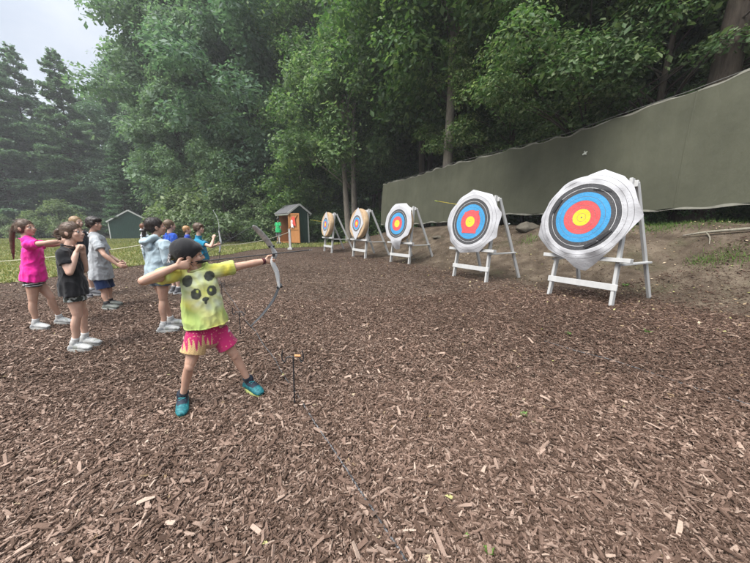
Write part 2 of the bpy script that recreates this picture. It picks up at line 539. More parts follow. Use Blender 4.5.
for s_, (num, y0, y1, p, a, b, lf) in enumerate(((165000, .55, 2.3, .55, .8, 1.25, .020), (160000, 2.2, 5.2, .5, .85, 1.35, .018), (60000, 5, 13, .1, .95, 1.5, .015))):
    x, y = scatter_frustum(int(num * CHN), y0, y1, p=p)
    aa = x * NX + y * NY; bb = -x * NY + y * NX
    k = ~inpoly(x, y + .12, LAWN) & (bb < 18)
    k &= (aa < 5.9 + RNG.normal(0, .25, len(x))) | (RNG.random(len(x)) < .22)
    parts.append(chips(x[k], y[k], 50 + s_, a, b, lf))
off = 0; VS = []; FS = []
for v_, f_ in parts: VS.append(v_); FS.append(f_ + off); off += len(v_)
VS = np.concatenate(VS); FS = np.concatenate(FS)
me = np_mesh('wood_chips', VS, np.full(len(FS), 4), FS)
m = Mat('wood_chip')
rnd = m.new('NewGeometry').outputs['Random Per Island']
c = m.ramp(rnd, [(0, (.046, .031, .0225)), (.25, (.084, .0575, .043)), (.55, (.128, .0905, .071)), (.8, (.180, .134, .108)), (.95, (.25, .198, .163)), (1, (.35, .29, .24))])
c = m.mix(1.0, c, m.ramp(m.noise(.5, 4, .6), [(.3, (.72, .69, .67)), (.7, (1.2, 1.18, 1.17))]), 'MULTIPLY')
c = m.mix(1.0, c, m.ramp(m.noise(160, 3, .7), [(.3, (.75,) * 3), (.7, (1.2,) * 3)]), 'MULTIPLY')
# mulch by the targets is fresher and darker than the trodden, bleached mulch by the shooting line
sx = m.new('SeparateXYZ'); m.link(m.coords(), sx.inputs[0])
av = m.math('ADD', m.math('MULTIPLY', sx.outputs[0], NX), m.math('MULTIPLY', sx.outputs[1], NY))
av = m.math('ADD', av, m.math('MULTIPLY', m.noise(.9, 3, .6), 1.6))
mr = m.new('MapRange'); mr.inputs['From Min'].default_value = 1.0; mr.inputs['From Max'].default_value = 5.2; m.link(av, mr.inputs[0])
c = m.mix(mr.outputs[0], m.mix(1.0, c, (1.06, 1.0, .975), 'MULTIPLY'), m.mix(1.0, c, (.76, .675, .635), 'MULTIPLY'))
m.color(c); m.rough(.85, .18)
tag(link('wood_chips', me, m.m), 'shredded brown and grey wood chips covering the range', 'wood chips', kind='stuff')

# ------------------------------------------------------------------ trees
def leaves(cent, nrm, size, rg, aspect=.55, fold=.18):
    N = len(cent)
    nrm = nrm / (np.linalg.norm(nrm, axis=1, keepdims=True) + 1e-9)
    r = rg.normal(0, 1, (N, 3)); t = r - nrm * (r * nrm).sum(1, keepdims=True); t /= np.linalg.norm(t, axis=1, keepdims=True) + 1e-9
    b = np.cross(nrm, t); s = size[:, None]
    Q = np.stack([cent - t * s * .5, cent + b * s * aspect * .5 + t * s * .05 - nrm * s * fold * .3, cent + t * s * .5 - nrm * s * fold, cent - b * s * aspect * .5 + t * s * .05 - nrm * s * fold * .3], 1)
    return Q.reshape(-1, 3)

def leaf_obj_mesh(name, V4):
    N = len(V4) // 4
    return np_mesh(name, V4, np.full(N, 4), np.arange(N * 4))

def limb_tube(mb, p0, p1, r0, r1, rg, sag=.1, n=4, seg=6):
    p0 = np.array(p0); p1 = np.array(p1); L_ = np.linalg.norm(p1 - p0)
    pts = []; rad = []
    off_ = rg.normal(0, .06 * L_, 3)
    for i in range(n + 1):
        t = i / n
        p = p0 * (1 - t) + p1 * t + off_ * math.sin(math.pi * t); p[2] += sag * L_ * math.sin(math.pi * t) * .6
        pts.append(V(p)); rad.append(r0 * (1 - t) + r1 * t)
    mb.tube(pts, rad, seg=seg, dome=False)

def broadleaf(seed, h, base, R, ncl, nleaf, ls, trunk_r=.22, lean=(0, 0), rc=(.9, 1.7), stems=((0, 0, 0),), top=.75, flat=.7, droop=.1, shape=1.0):
    """returns (trunk mesh builder, leaf quads); shape<1 makes the crown widest low down"""
    rg = np.random.default_rng(seed); mb = MB(); cl = []
    axis_ = lambda z: np.array([lean[0] * z / h + .25 * math.sin(z * .25 + seed), lean[1] * z / h + .2 * math.cos(z * .21 + seed), z])
    for sx_, sy_, ss in stems:
        pts = []; rad = []
        for i in range(13):
            z = h * .93 * i / 12; p = axis_(z)
            k_ = max(0, 1 - z / (h * .8)); 
            pts.append(V((p[0] + sx_ * (1 + 1.2 * z / h), p[1] + sy_, p[2] - .15 if i == 0 else p[2])))
            rad.append(max(.03, trunk_r * (1 - .92 * z / (h * .95)) * (1.35 if i == 0 else 1)))
        mb.tube(pts, rad, seg=10, sub=2, dome=False)
    CC = []
    while len(CC) < ncl:
        u = rg.random(); z = base + (h - base) * u
        prof = (math.sin(math.pi * min(1, max(0, u ** shape)) ** .9) ** .6) if 0 < u < 1 else 0
        prof = max(prof, .25 * (1 - u))
        rr = R * prof * math.sqrt(rg.uniform(.25, 1.0)); th = rg.uniform(0, 6.283)
        rr *= 1 + .22 * math.sin(3 * th + seed) + .15 * math.sin(5 * th + z)
        a = axis_(z); CC.append((a[0] + rr * math.cos(th), a[1] + rr * math.sin(th), z - droop * rr, rg.uniform(*rc), th))
    Q = []
    per = nleaf // ncl
    for (x, y, z, r, th) in CC:
        a = axis_(max(base * .8, z - .55 * math.hypot(x, y) - .4))
        if rg.random() < .6: limb_tube(mb, a, (x, y, z), max(.03, trunk_r * .28 * (1 - z / h * .6)), .012, rg, .12)
        n_ = int(per * (r / ((rc[0] + rc[1]) / 2)) ** 1.5)
        d = rg.normal(0, 1, (n_, 3)); d /= np.linalg.norm(d, axis=1, keepdims=True)
        rad = r * rg.uniform(.15, 1, n_)[:, None] ** .5 * (1 + .25 * np.sin(d[:, :1] * 5 + x) * np.sin(d[:, 1:2] * 6 + y))
        P = d * rad * np.array([1.1, 1.1, flat]); P[:, 2] -= .15 * (P[:, 0] ** 2 + P[:, 1] ** 2) / r
        Q.append(leaves(P + np.array([x, y, z]), d * .6 + rg.normal(0, .45, (n_, 3)) + np.array([0, 0, .75]), ls * rg.lognormal(-.1, .36, n_).clip(.4, 1.9), rg))
    return mb, np.concatenate(Q)

def pine(seed, h, base, R, nleaf, ls, trunk_r=.25):
    rg = np.random.default_rng(seed); mb = MB(); Q = []
    mb.tube([V((.15 * math.sin(i + seed), .15 * math.cos(i * 1.3 + seed), h * i / 10 - (.15 if i == 0 else 0))) for i in range(11)], [max(.02, trunk_r * (1 - i / 10.3)) for i in range(11)], seg=8, sub=2, dome=False)
    z = base; br = []
    while z < h - .4:
        u = (z - base) / (h - base); nb = rg.integers(3, 6); a0 = rg.uniform(0, 6.28)
        for j in range(nb):
            Lb = R * (1 - u ** 1.3) ** .8 * rg.uniform(.5, 1.1) + .35
            br.append((z + rg.uniform(-.3, .3), a0 + j * 6.283 / nb + rg.uniform(-.3, .3), Lb))
        z += rg.uniform(.45, .85) * (1 - .4 * u)
    tot = sum(b[2] ** 1.3 for b in br)
    for (z, a, Lb) in br:
        d = np.array([math.cos(a), math.sin(a), 0]); rise = rg.uniform(-.12, .22)
        e = np.array([0, 0, z]) + d * Lb + np.array([0, 0, Lb * rise])
        limb_tube(mb, (0, 0, z), e, .05 * Lb / R + .02, .01, rg, -.05, 3, 5)
        n_ = int(nleaf * Lb ** 1.3 / tot) + 3
        t = rg.uniform(.25, 1.05, n_) ** .8
        P = np.array([0, 0, z]) + (e - np.array([0, 0, z]))[None] * t[:, None]
        sd = np.array([-d[1], d[0], 0]); wdt = (.34 * Lb * (1.1 - t * .75)).clip(.15, 1.5)
        P = P + sd[None] * (rg.normal(0, .55, n_) * wdt)[:, None]; P[:, 2] += rg.normal(.06, .14, n_) - .1 * t * Lb * .3
        Q.append(leaves(P, rg.normal(0, .5, (n_, 3)) + np.array([0, 0, 1.0]), ls * rg.uniform(.6, 1.3, n_), rg, .5, .1))
    return mb, np.concatenate(Q)

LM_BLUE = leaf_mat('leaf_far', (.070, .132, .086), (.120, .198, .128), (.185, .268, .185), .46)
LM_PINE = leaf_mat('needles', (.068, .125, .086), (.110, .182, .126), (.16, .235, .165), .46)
LM_MID = leaf_mat('leaf_forest', (.038, .086, .030), (.070, .138, .050), (.15, .215, .09), .48)
LM_MAPLE = leaf_mat('leaf_maple', (.066, .13, .052), (.12, .20, .086), (.24, .31, .16), .45)
LM_LIGHT = leaf_mat('leaf_overhang', (.044, .096, .030), (.084, .152, .052), (.24, .29, .16), .42)
LM_SHRUB = leaf_mat('leaf_shrub', (.06, .10, .042), (.115, .17, .075), (.22, .27, .155), .42)
BARK = bark_mat('bark_dark', (.055, .045, .036)); BARK_P = bark_mat('bark_pale', (.20, .175, .15))

PROTO = {}
def proto_tree(key, gen, leafm, bark, trunk_name='trunk', crown_name='crown'):
    mb, q = gen
    PROTO[key] = (mb.mesh(key + '_trunk', True), leaf_obj_mesh(key + '_crown', q), leafm, bark)
    PROTO[key][0].materials.append(bark); PROTO[key][1].materials.append(leafm)

def tree(key, name, x, y, scale=1.0, rot=0.0, label=None, cat='tree', group=None, sz=None, z=None):
    tm, cm, lm, bk = PROTO[key]
    o = empty(name, (x, y, gzf(x, y) if z is None else z)); o.rotation_euler.z = rot
    o.scale = (scale, scale, sz or scale)
    t = bpy.data.objects.new('trunk' if cat == 'tree' else 'stem', tm); COL.objects.link(t); t.parent = o
    c = bpy.data.objects.new('crown' if cat == 'tree' else 'foliage', cm); COL.objects.link(c); c.parent = o
    return tag(o, label, cat, group)

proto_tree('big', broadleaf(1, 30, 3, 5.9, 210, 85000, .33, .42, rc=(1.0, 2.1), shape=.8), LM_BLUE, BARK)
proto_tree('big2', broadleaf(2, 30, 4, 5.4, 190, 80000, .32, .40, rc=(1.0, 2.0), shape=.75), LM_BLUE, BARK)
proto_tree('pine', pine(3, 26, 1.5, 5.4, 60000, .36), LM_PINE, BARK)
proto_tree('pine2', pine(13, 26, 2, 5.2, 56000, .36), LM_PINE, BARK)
proto_tree('forest', broadleaf(4, 18, 5.5, 4.6, 110, 44000, .20, .19, rc=(.8, 1.7)), LM_MID, BARK)
proto_tree('forest2', broadleaf(5, 18, 5.0, 4.8, 115, 44000, .20, .17, rc=(.8, 1.7), shape=.8), LM_MID, BARK)
proto_tree('maple', broadleaf(6, 13.0, 4.6, 4.2, 85, 26000, .22, .24, rc=(.6, 1.25), stems=((-.22, 0, 1), (.25, .1, 1)), shape=.9), LM_MAPLE, BARK_P)
proto_tree('over', broadleaf(8, 10, 3.4, 3.3, 80, 38000, .115, .12, rc=(.4, .95), flat=.5, droop=.18, shape=.7), LM_LIGHT, BARK)
proto_tree('under', broadleaf(9, 9, .9, 3.0, 70, 16000, .20, .10, rc=(.6, 1.2), shape=.7), LM_MID, BARK)
proto_tree('shrub', broadleaf(10, 3.0, .15, 2.2, 60, 13000, .15, .05, rc=(.4, .75), shape=.55, stems=((-.2, .1, 1), (.15, -.1, 1), (.3, .2, 1))), LM_SHRUB, BARK)
proto_tree('dark_shrub', broadleaf(12, 2.0, .1, 1.6, 40, 8000, .13, .04, rc=(.35, .65), shape=.55, stems=((-.2, .1, 1), (.15, -.1, 1))), LM_MID, BARK)

def px_tree(key, name, px, Y, h, href, rot, **kw):
    x = at(px, 227, Y).x; s = h / href
    return tree(key, name, x, Y, s, rot, **kw)

proto_tree('slender', broadleaf(14, 16, 8.2, 3.2, 55, 24000, .17, .25), LM_MID, BARK_P)
PG = 'tall pines at the far left of the clearing'
for px, Y, h, key, lb in ((-70, 40, 24, 'pine', 'dark white pine at the far left edge, mostly cut off'), (-22, 42, 27, 'pine2', 'tall dark pine at the left edge of the clearing'),
                          (14, 41, 26.0, 'pine', 'feathery dark pine rising behind the girl in pink'), (46, 46, 26.5, 'pine2', 'pine with a pointed top just left of the great leafy tree'),
                          (84, 44, 25, 'pine', 'pine beside the left edge of the great leafy tree')):
    px_tree(key, 'pine_tree', px, Y, h, 26, px * .37, label=lb, group=PG)
px_tree('pine', 'pine_tree', 128, 35, 11.5, 26, 1.0, label='short bushy pine with drooping boughs behind the dark green shed', group=PG)
px_tree('pine2', 'pine_tree', 196, 34, 12.5, 26, 2.0, label='short dark pine tucked under the great leafy tree', group=PG)
BG_ = 'great leafy trees behind the lawn'
for px, Y, h, key, r, lb in ((198, 38, 35, 'big', .3, 'tallest leafy tree, standing behind the dark green shed'), (232, 34, 33, 'big2', 1.2, 'great leafy tree right of the dark green shed'),
                             (142, 47, 25, 'big2', 2.2, 'great leafy tree at the left end of the leafy row, against the sky'), (270, 30, 33, 'big', 4.0, 'great leafy tree behind the small open hut'),
                             (318, 34, 34, 'big2', 5.0, 'great leafy tree behind the maple with two pale trunks'), (188, 31, 17, 'big2', 3.4, 'lower rounded leafy tree in front of the great trees'),
                             (236, 29, 15, 'big', 2.5, 'lower leafy tree above the pale green shrubs')):
    px_tree(key, 'leafy_tree', px, Y, h, 30, r, label=lb, group=BG_)
px_tree('maple', 'maple_tree', 354, 20, 12.6, 13, 2.6, label='light green maple with two pale trunks behind the small targets')
FG = 'forest trees behind the backstop'
FL = 'tall dark green forest tree in the wood behind the olive backstop'
fr = np.random.default_rng(5)
spots = []
for a in (11.3, 14.5, 18.2, 22.5, 27.5):
    b = -9 + fr.uniform(0, 2)
    while b < 27:
        spots.append((a + fr.uniform(-.8, .8), b)); b += fr.uniform(3.0, 4.6) * (1 + (a - 11) * .03)
for a, b in spots:
    x, y = abxy(a, b)
    if y < 2.0 or abs(x) > 1.75 * y + 3 or (x < -2.0 and y < 27): continue
    if abs(x - 7.8) < 1.3 and abs(y - 6.9) < 1.3: continue
    if a < 13 and y > 0 and CX + FPX * x / y > 560: continue
    key = 'forest' if fr.random() < .5 else 'forest2'
    tree(key, 'forest_tree', x, y, fr.uniform(.85, 1.2) * (1 + max(0, a - 16) * .022), fr.uniform(0, 6.28), FL, 'tree', FG)
x, y = at(703, 227, 6.9).x, 6.9
mb, q = broadleaf(31, 17, 9.0, 3.6, 70, 38000, .13, .30, rc=(.6, 1.4))
PROTO['edge'] = (mb.mesh('edge_trunk', True), leaf_obj_mesh('edge_crown', q), LM_MID, BARK); PROTO['edge'][0].materials.append(BARK); PROTO['edge'][1].materials.append(LM_MID)
tree('edge', 'forest_tree', x, y, 1, .4, 'dark thick trunked tree at the right edge above the backstop', 'tree', FG)
px_tree('slender', 'forest_tree', 441, 13.5, 16, 16, .9, label='slender tree with a bare pale trunk behind the left end of the backstop', group=FG)
OG = 'leafy young trees overhanging the backstop'
for px, Y, h, r, lb in ((500, 12.2, 9.0, .4, 'young tree with pale leaves drooping over the backstop behind the fourth target'), (572, 9.6, 9.2, 1.7, 'young tree with pale leaves hanging over the middle of the backstop'),
                        (648, 8.6, 10, 3.0, 'young tree leaning over the high right part of the backstop')):
    px_tree('over', 'young_tree', px, Y, h, 10, r, label=lb, group=OG)
UG = 'understorey trees in the shade of the wood'
for px, Y, h in ((250, 27, 7.5), (300, 25, 9), (322, 27, 8), (300, 31, 11), (345, 33, 11), (410, 30, 11), (470, 26, 8), (520, 17, 8), (600, 14, 8), (690, 11, 8), (260, 35, 13)):
    px_tree('under', 'understorey_tree', px, Y, h, 9, px * .7, label='low leafy understorey tree in the shade at the edge of the wood', group=UG)
SG = 'pale leafy shrubs along the edge of the lawn'
for px, Y, h, lb in ((172, 29, 3.0, 'leftmost pale shrub, next to the dark green shed'), (190, 27.5, 4.4, 'tall pale shrub behind the boy in royal blue'), (208, 26.5, 4.0, 'pale shrub behind the boy in the teal shirt'),
                     (232, 25, 4.4, 'pale shrub left of the open hut, largest of its row'), (256, 24.5, 3.2, 'pale shrub next to the child in green'), (204, 31, 6.5, 'highest pale shrub in the row, behind the others'), (222, 29, 6.2, 'high pale shrub rising behind the shrub row')):
    px_tree('shrub', 'shrub', px, Y, h, 3.0, px * .9, label=lb, cat='shrub', group=SG)
for px, Y, h, lb in ((36, 36, 3.0, 'low green shrub under the pines behind the girl in pink'), (64, 37, 4.2, 'pale round shrub under the pines left of the dark green shed'), (2, 36, 2.6, 'low green shrub under the leftmost pines')):
    px_tree('shrub', 'shrub', px, Y, h, 3.0, px * .9, label=lb, cat='shrub', group='shrubs under the pines')
DS = 'dark low shrubs in the shade of the wood'
for px, Y, h in ((262, 23.5, 1.6), (322, 23, 2.0), (335, 24, 2.4), (360, 22, 2.0), (376, 20.5, 2.2), (395, 20, 2.0), (310, 24.5, 2.2), (640, 7.75, .8), (668, 7.35, .75), (700, 7.1, .8), (728, 6.75, .7), (752, 6.5, .8), (610, 8.3, .7)):
    px_tree('dark_shrub', 'dark_shrub', px, Y, h, 2.0, px * 1.3, label='dark green low shrub in the shade at the foot of the wood', cat='shrub', group=DS)

# the far wood: one mass of foliage behind everything
rg = np.random.default_rng(77)
N = 60000
b = rg.uniform(-40, 75, N); a = 36 + rg.normal(0, 3, N); x, y = abxy(a, b)
t = rg.random(N); 
N2 = 50000; x2 = rg.uniform(-110, 10, N2); y2 = 57 + rg.normal(0, 3, N2) + np.abs(x2 + 40) * .05
hl = 24 + 3 * np.sin(x2 * .23) + 2 * np.sin(x2 * .61 + 1); hl = hl - 3 * (x2 < -45)
P = np.concatenate([np.stack([x, y, -1 + 31 * t], 1), np.stack([x2, y2, -1 + (hl + 1) * rg.random(N2) ** .9], 1)])
k = (P[:, 1] > 3)
P = P[k]
q = leaves(P, rg.normal(0, .6, (len(P), 3)) + np.array([0, 0, .5]), rg.uniform(.5, 1.5, len(P)), rg, .7)
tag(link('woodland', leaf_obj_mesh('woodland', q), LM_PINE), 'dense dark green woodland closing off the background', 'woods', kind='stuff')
# ------------------------------------------------------------------ humid air
mb = MB(); mb.box((0, 40, 20), (320, 150, 46)); hz = mb.mesh('haze')
hm = bpy.data.materials.new('haze'); hm.use_nodes = True; hn = hm.node_tree.nodes; hn.clear()
ho = hn.new('ShaderNodeOutputMaterial'); hv = hn.new('ShaderNodeVolumePrincipled'); hv.inputs['Color'].default_value = (.95, .97, 1, 1); hv.inputs['Density'].default_value = .0012; hv.inputs['Anisotropy'].default_value = .1
hm.node_tree.links.new(hv.outputs[0], ho.inputs['Volume'])
tag(link('haze', hz, hm), 'thin pale humid air in front of the far trees', kind='stuff')
# ------------------------------------------------------------------ backstop curtain
def on_a(px, py, a):
    u, v = ray(px, py); Y = a / (u * NX + NY)
    return V((u * Y, Y, CAMZ + v * Y))
def bof(p): return -p.x * NY + p.y * NX
CA = 9.35
top_px = [(383, 184), (415, 176), (448, 165), (507, 150), (540, 142), (572, 133), (610, 119), (646, 107), (694, 91), (750, 70), (800, 50), (870, 22), (960, -14), (1060, -54)]
bot_px = [(383, 224), (448, 222), (514, 214), (560, 212), (600, 211), (643, 209), (660, 209), (674, 207.5), (700, 206), (750, 204.5), (800, 203), (870, 200), (960, 197), (1060, 194)]
tb = sorted((bof(p), p.z) for p in (on_a(x, y, CA) for x, y in top_px)); bb_ = sorted((bof(p), p.z) for p in (on_a(x, y, CA) for x, y in bot_px))
b0, b1 = tb[0][0], tb[-1][0]
nb, nh = 420, 40
B = np.linspace(b0, b1, nb); T = np.linspace(0, 1, nh)
zt = np.interp(B, [p[0] for p in tb], [p[1] for p in tb]); zb = np.interp(B, [p[0] for p in bb_], [p[1] for p in bb_])
zt = zt - .035 * np.abs(np.sin(B * 3.7 + np.sin(B * 1.3))) + .012 * np.sin(B * 9); zb = zb + .03 * np.sin(B * 2.1) + .015 * np.sin(B * 6.3)
BB, TT = np.meshgrid(B, T)
ZZ = zb[None] + (zt - zb)[None] * TT
AA = CA + .06 * np.sin(BB * 1.7 + .6 * TT) * (1 - .4 * TT) + .025 * np.sin(BB * 5.3 + 2 * TT) * (.3 + TT ** 2) + .012 * np.sin(BB * 13 + TT * 3) * TT ** 3 - .10 * (1 - TT) ** 2 - .07 * np.sin(math.pi * TT)
XX = AA * NX - BB * NY; YY = AA * NY + BB * NX
ii = (np.arange(nh - 1)[:, None] * nb + np.arange(nb - 1)[None]).ravel()
q = np.stack([ii, ii + 1, ii + nb + 1, ii + nb], 1)
me = np_mesh('curtain', np.stack([XX, YY, ZZ], 2).reshape(-1, 3), np.full(len(q), 4), q, None, True)
m = Mat('curtain_cloth')
c = m.ramp(m.noise(.8, 6, .65), [(.3, (.056, .058, .040)), (.7, (.086, .088, .062))])
st = m.noise(2.2, 4, .6, stretch=(2.5, 2.5, .25))
c = m.mix(1.0, c, m.ramp(st, [(.3, (.95,) * 3), (.7, (1.05,) * 3)]), 'MULTIPLY')
m.color(c); m.rough(.85, .15); m.bump(m.noise(2, 5, .6, stretch=(1.6, 1.6, .8)), .45, .06)
CUR = link('backstop_curtain', me, m.m, loc=(on_a(560, 212, CA)))
tag(CUR, 'long olive cloth backstop curtain hung behind the targets', 'curtain')
hem_m = simple('curtain_hem', (.21, .205, .17), .8, var=.4, scale=5)
def edge_strip(zc, lo, hi, name, off):
    mb = MB(); vs = []; fs = []
    row = 0 if name == 'bottom_hem' else nh - 1
    for i in range(nb):
        x, y = abxy(AA[row, i] - off, B[i]); w_ = (hi - lo) * (.42 + .35 * math.sin(B[i] * 7.3) * math.sin(B[i] * 2.9 + 1))
        vs += [(x, y, zc[i] + lo), (x, y, zc[i] + lo + w_), (x + .012, y + .008, zc[i] + lo + w_), (x + .012, y + .008, zc[i] + lo)]
    for i in range(nb - 1):
        for j in range(4): fs.append((i * 4 + j, i * 4 + (j + 1) % 4, i * 4 + 4 + (j + 1) % 4, i * 4 + 4 + j))
    mb.add(vs, fs); build(mb, name, hem_m, CUR)
edge_strip(zt, -.02, .05, 'top_hem', .006); edge_strip(zb, -.035, .05, 'bottom_hem', .006)
mb = MB(); cab = [V((*abxy(CA, float(B[i])), float(np.interp(B[i], [p[0] for p in tb], [p[1] for p in tb])) + .03)) for i in range(0, nb, 6)]
mb.tube(cab, [.008] * len(cab), seg=6, dome=False); build(mb, 'cable', simple('cable', (.12, .12, .11), .6), CUR)
for sb in (2.2, 4.6, 7.0, 9.4, 11.8):                                     # sewn seams between the cloth widths
    j = int(np.argmin(np.abs(B - sb))); vs = []; fs = []
    for i in range(nh):
        x, y = abxy(AA[i, j], B[j]); z = ZZ[i, j]
        for db, da in ((-.016, -.002), (-.008, -.007), (.008, -.007), (.016, -.002)): vs.append((x + da * NX - db * NY, y + da * NY + db * NX, z))
    for i in range(nh - 1):
        for k in range(3): fs.append((i * 4 + k, i * 4 + k + 1, i * 4 + 5 + k, i * 4 + 4 + k))
    build(MB().add(vs, fs), 'seam', CUR.data.materials[0], CUR, smooth=True)
# a frayed pale tear above the largest target
p = on_a(585, 153, CA - .09); mb = MB()
for dx, dz, r in ((0, 0, .032), (.045, -.02, .02), (-.04, .025, .015), (.02, .045, .014), (-.03, -.03, .013)):
    n_ = 9; cx, cy, cz = p.x - dx * NY, p.y + dx * NX, p.z + dz
    ring = [(cx - NY * r * math.cos(k * 6.283 / n_) * (1 + .4 * math.sin(k * 2.3)), cy + NX * r * math.cos(k * 6.283 / n_), cz + r * math.sin(k * 6.283 / n_) * (1 + .4 * math.cos(k * 1.9))) for k in range(n_)]
    back = [(x + .006, y + .004, z) for x, y, z in ring]
    mb.add(ring + back, [tuple(range(n_)), tuple(range(n_, 2 * n_))[::-1]] + [(k, (k + 1) % n_, n_ + (k + 1) % n_, n_ + k) for k in range(n_)])
build(mb, 'frayed_tear', simple('tear', (.5, .52, .46), .9), CUR)

# ------------------------------------------------------------------ targets and easels
WHITE = simple('white_paint', (.40, .40, .392), .6, var=.12, scale=14, bump=.12, stretch=(1, 1, .3))
TAN = Mat('straw_foam'); _c = TAN.ramp(TAN.noise(6, 5, .7), [(.3, (.29, .20, .12)), (.7, (.44, .325, .21))]); _w = TAN.noise(40, 3, .6, stretch=(.3, .3, 1))
TAN.color(_c); TAN.rough(.95, .05); TAN.bump(_w, .5, .01)
GREYB = simple('butt_dark', (.10, .10, .10), .9, var=.3)
def printm(name, c):
    m = Mat(name); n1 = m.noise(7, 5, .7); n2 = m.noise(70, 3, .7)
    k = m.mix(1.0, c, m.ramp(n1, [(.3, (.93, .93, .94)), (.75, (1.06, 1.06, 1.06))]), 'MULTIPLY')
    k = m.mix(m.ramp(n2, [(.58, (0,) * 3), (.75, (.45,) * 3)]), k, tuple(min(1, x * .4 + .32) for x in c))
    m.color(k); 
    vo = m.new('TexVoronoi', feature='F1'); vo.inputs['Scale'].default_value = 26; m.link(m.coords(), vo.inputs['Vector'])
    sc_ = m.new('SeparateColor'); m.link(vo.outputs['Color'], sc_.inputs[0])
    hole = m.math('MULTIPLY', m.math('LESS_THAN', vo.outputs['Distance'], .12), m.math('LESS_THAN', sc_.outputs[0], .38))
    m.color(m.mix(m.math('MULTIPLY', hole, .8), k, (.03, .028, .026)))
    m.rough(.72, .25); m.bump(m.noise(7, 6, .65), .5, .03); return m.m
PM = [printm('face_yellow', (.60, .44, .03)), printm('face_red', (.50, .072, .075)), printm('face_blue', (.04, .225, .43)), printm('face_black', (.052, .052, .055)),
      printm('face_white', (.375, .375, .388)), simple('face_line', (.10, .10, .10), .8, bump=0), simple('face_line_white', (.6, .6, .6), .8, bump=0)]
YAWZ = math.atan2(NY, NX) - math.pi / 2
LEAN = math.radians(7)
UU, NNm = V((0, math.sin(LEAN), math.cos(LEAN))), V((0, -math.cos(LEAN), math.sin(LEAN)))
def legp(x, z): return V((x, z * math.tan(LEAN), z))

TAPE = simple('black_tape', (.025, .025, .027), .5)
def make_easel():
    o = empty('target_easel')
    P = lambda mb, nm: build(mb, nm, WHITE, o)
    for s in (-1, 1):
        P(MB().beam(legp(s * .45, -.04), legp(s * .385, 1.80), .085, .04, (1, 0, 0)), 'leg')
        P(MB().beam(V((s * .418, .30, 1.74)), V((s * .52, 1.12, -.04)), .075, .038, (1, 0, 0)), 'back_leg')
        P(MB().beam(legp(s * .462, .60) + V((0, -.02, 0)), V((s * .525, .85, .60)), .07, .028, (0, 0, 1)), 'brace')
    P(MB().beam(legp(-.49, .27) + NNm * .036, legp(.49, .27) + NNm * .036, .03, .095, UU), 'crossbar')
    P(MB().beam(legp(-.60, .66) + NNm * .070, legp(.60, .66) + NNm * .070, .10, .06, UU), 'shelf')
    P(MB().beam(legp(-.45, 1.73) - NNm * .037, legp(.45, 1.73) - NNm * .037, .03, .09, UU), 'top_rail')
    return o

def outline_fn(poly):
    pts = [V((x, y)) for x, y in poly]
    def f(th):
        d = V((math.cos(th), math.sin(th))); best = None
        for i in range(len(pts)):
            p, q_ = pts[i], pts[(i + 1) % len(pts)]; e = q_ - p
            den = d.x * e.y - d.y * e.x
            if abs(den) < 1e-9: continue
            t = (p.x * e.y - p.y * e.x) / den; u = (p.x * d.y - p.y * d.x) / den
            if t > 0 and -1e-6 <= u <= 1 + 1e-6: best = t if best is None else max(best, t)
        return best or .5
    return f

def face_mesh(R, rings, poly, M, seed, thick=.1, bend=True, off=.012, br=.66, paper=4):
    """M maps (x, y, out-of-plane) to world; rings = [(radius, material)]"""
    f = outline_fn(poly); S = 144; rg = np.random.default_rng(seed); ph = rg.uniform(0, 6.28, 6)
    vs = [M(0, 0, off)]; fs = []; mi = []
    radii = [r for r, _ in rings]; ext = 9
    prev = None
    def z_at(x, y, r):
        z = off + .006 * math.sin(5.2 * x + ph[0]) * math.sin(4.1 * y + ph[1]) + .004 * math.sin(11 * x + ph[2] + 6 * y)
        if bend and r > br:
            k = r - br; th = math.atan2(y, x)
            z -= k * .30 + .9 * k * k + k * (.16 * math.sin(5 * th + ph[3]) + .10 * math.sin(11 * th + ph[4]))
        elif bend:
            th = math.atan2(y, x); z += .004 * (r / br) ** 4 * math.sin(9 * th + ph[5])
        return max(z, off * .4) if r < br else z
    allr = []
    for k in range(S):
        th = 2 * math.pi * k / S; fo = f(th) * 1.0
        rr = [min(r * R, fo * (.90 + .008 * i)) for i, r in enumerate(radii)]
        l = rr[-1]; rr += [l + (fo - l) * (i + 1) / ext for i in range(ext)]
        allr.append((th, rr))
    nr = len(radii) + ext
    for i in range(nr):
        for th, rr in allr:
            r = rr[i]; x, y = r * math.cos(th), r * math.sin(th); vs.append(M(x, y, z_at(x, y, r)))
    mats_i = [m_ for _, m_ in rings] + [paper] * ext
    for k in range(S): fs.append((0, 1 + k, 1 + (k + 1) % S)); mi.append(mats_i[0])
    for i in range(nr - 1):
        for k in range(S):
            a = 1 + i * S + k; b_ = 1 + i * S + (k + 1) % S
            fs.append((a, a + S, b_ + S, b_)); mi.append(mats_i[i + 1])
    mb = MB(); mb.v = [tuple(v) for v in vs]; mb.f = [list(x) for x in fs]; mb.mi = mi
    return mb

W_ = .0075
def rings_full(lines=True):
    out = [(.02, 5), (.10 - W_, 0), (.10, 5), (.20, 0), (.20 + W_, 5), (.30 - W_, 1), (.30, 5), (.40, 1), (.40 + W_, 5), (.50 - W_, 2), (.50, 5), (.60, 2), (.70 - W_, 3), (.70, 6), (.80, 3), (.80 + W_, 6), (.90 - W_, 4), (.90, 5), (1.0 - W_, 4), (1.0, 5)]
    return out
def rings_small():
    return [(.02, 5), (.2, 0), (.2 + W_, 5), (.4, 1), (.4 + W_, 5), (.6, 2), (.62, 6), (.7, 3), (.71, 6), (.8, 3)]

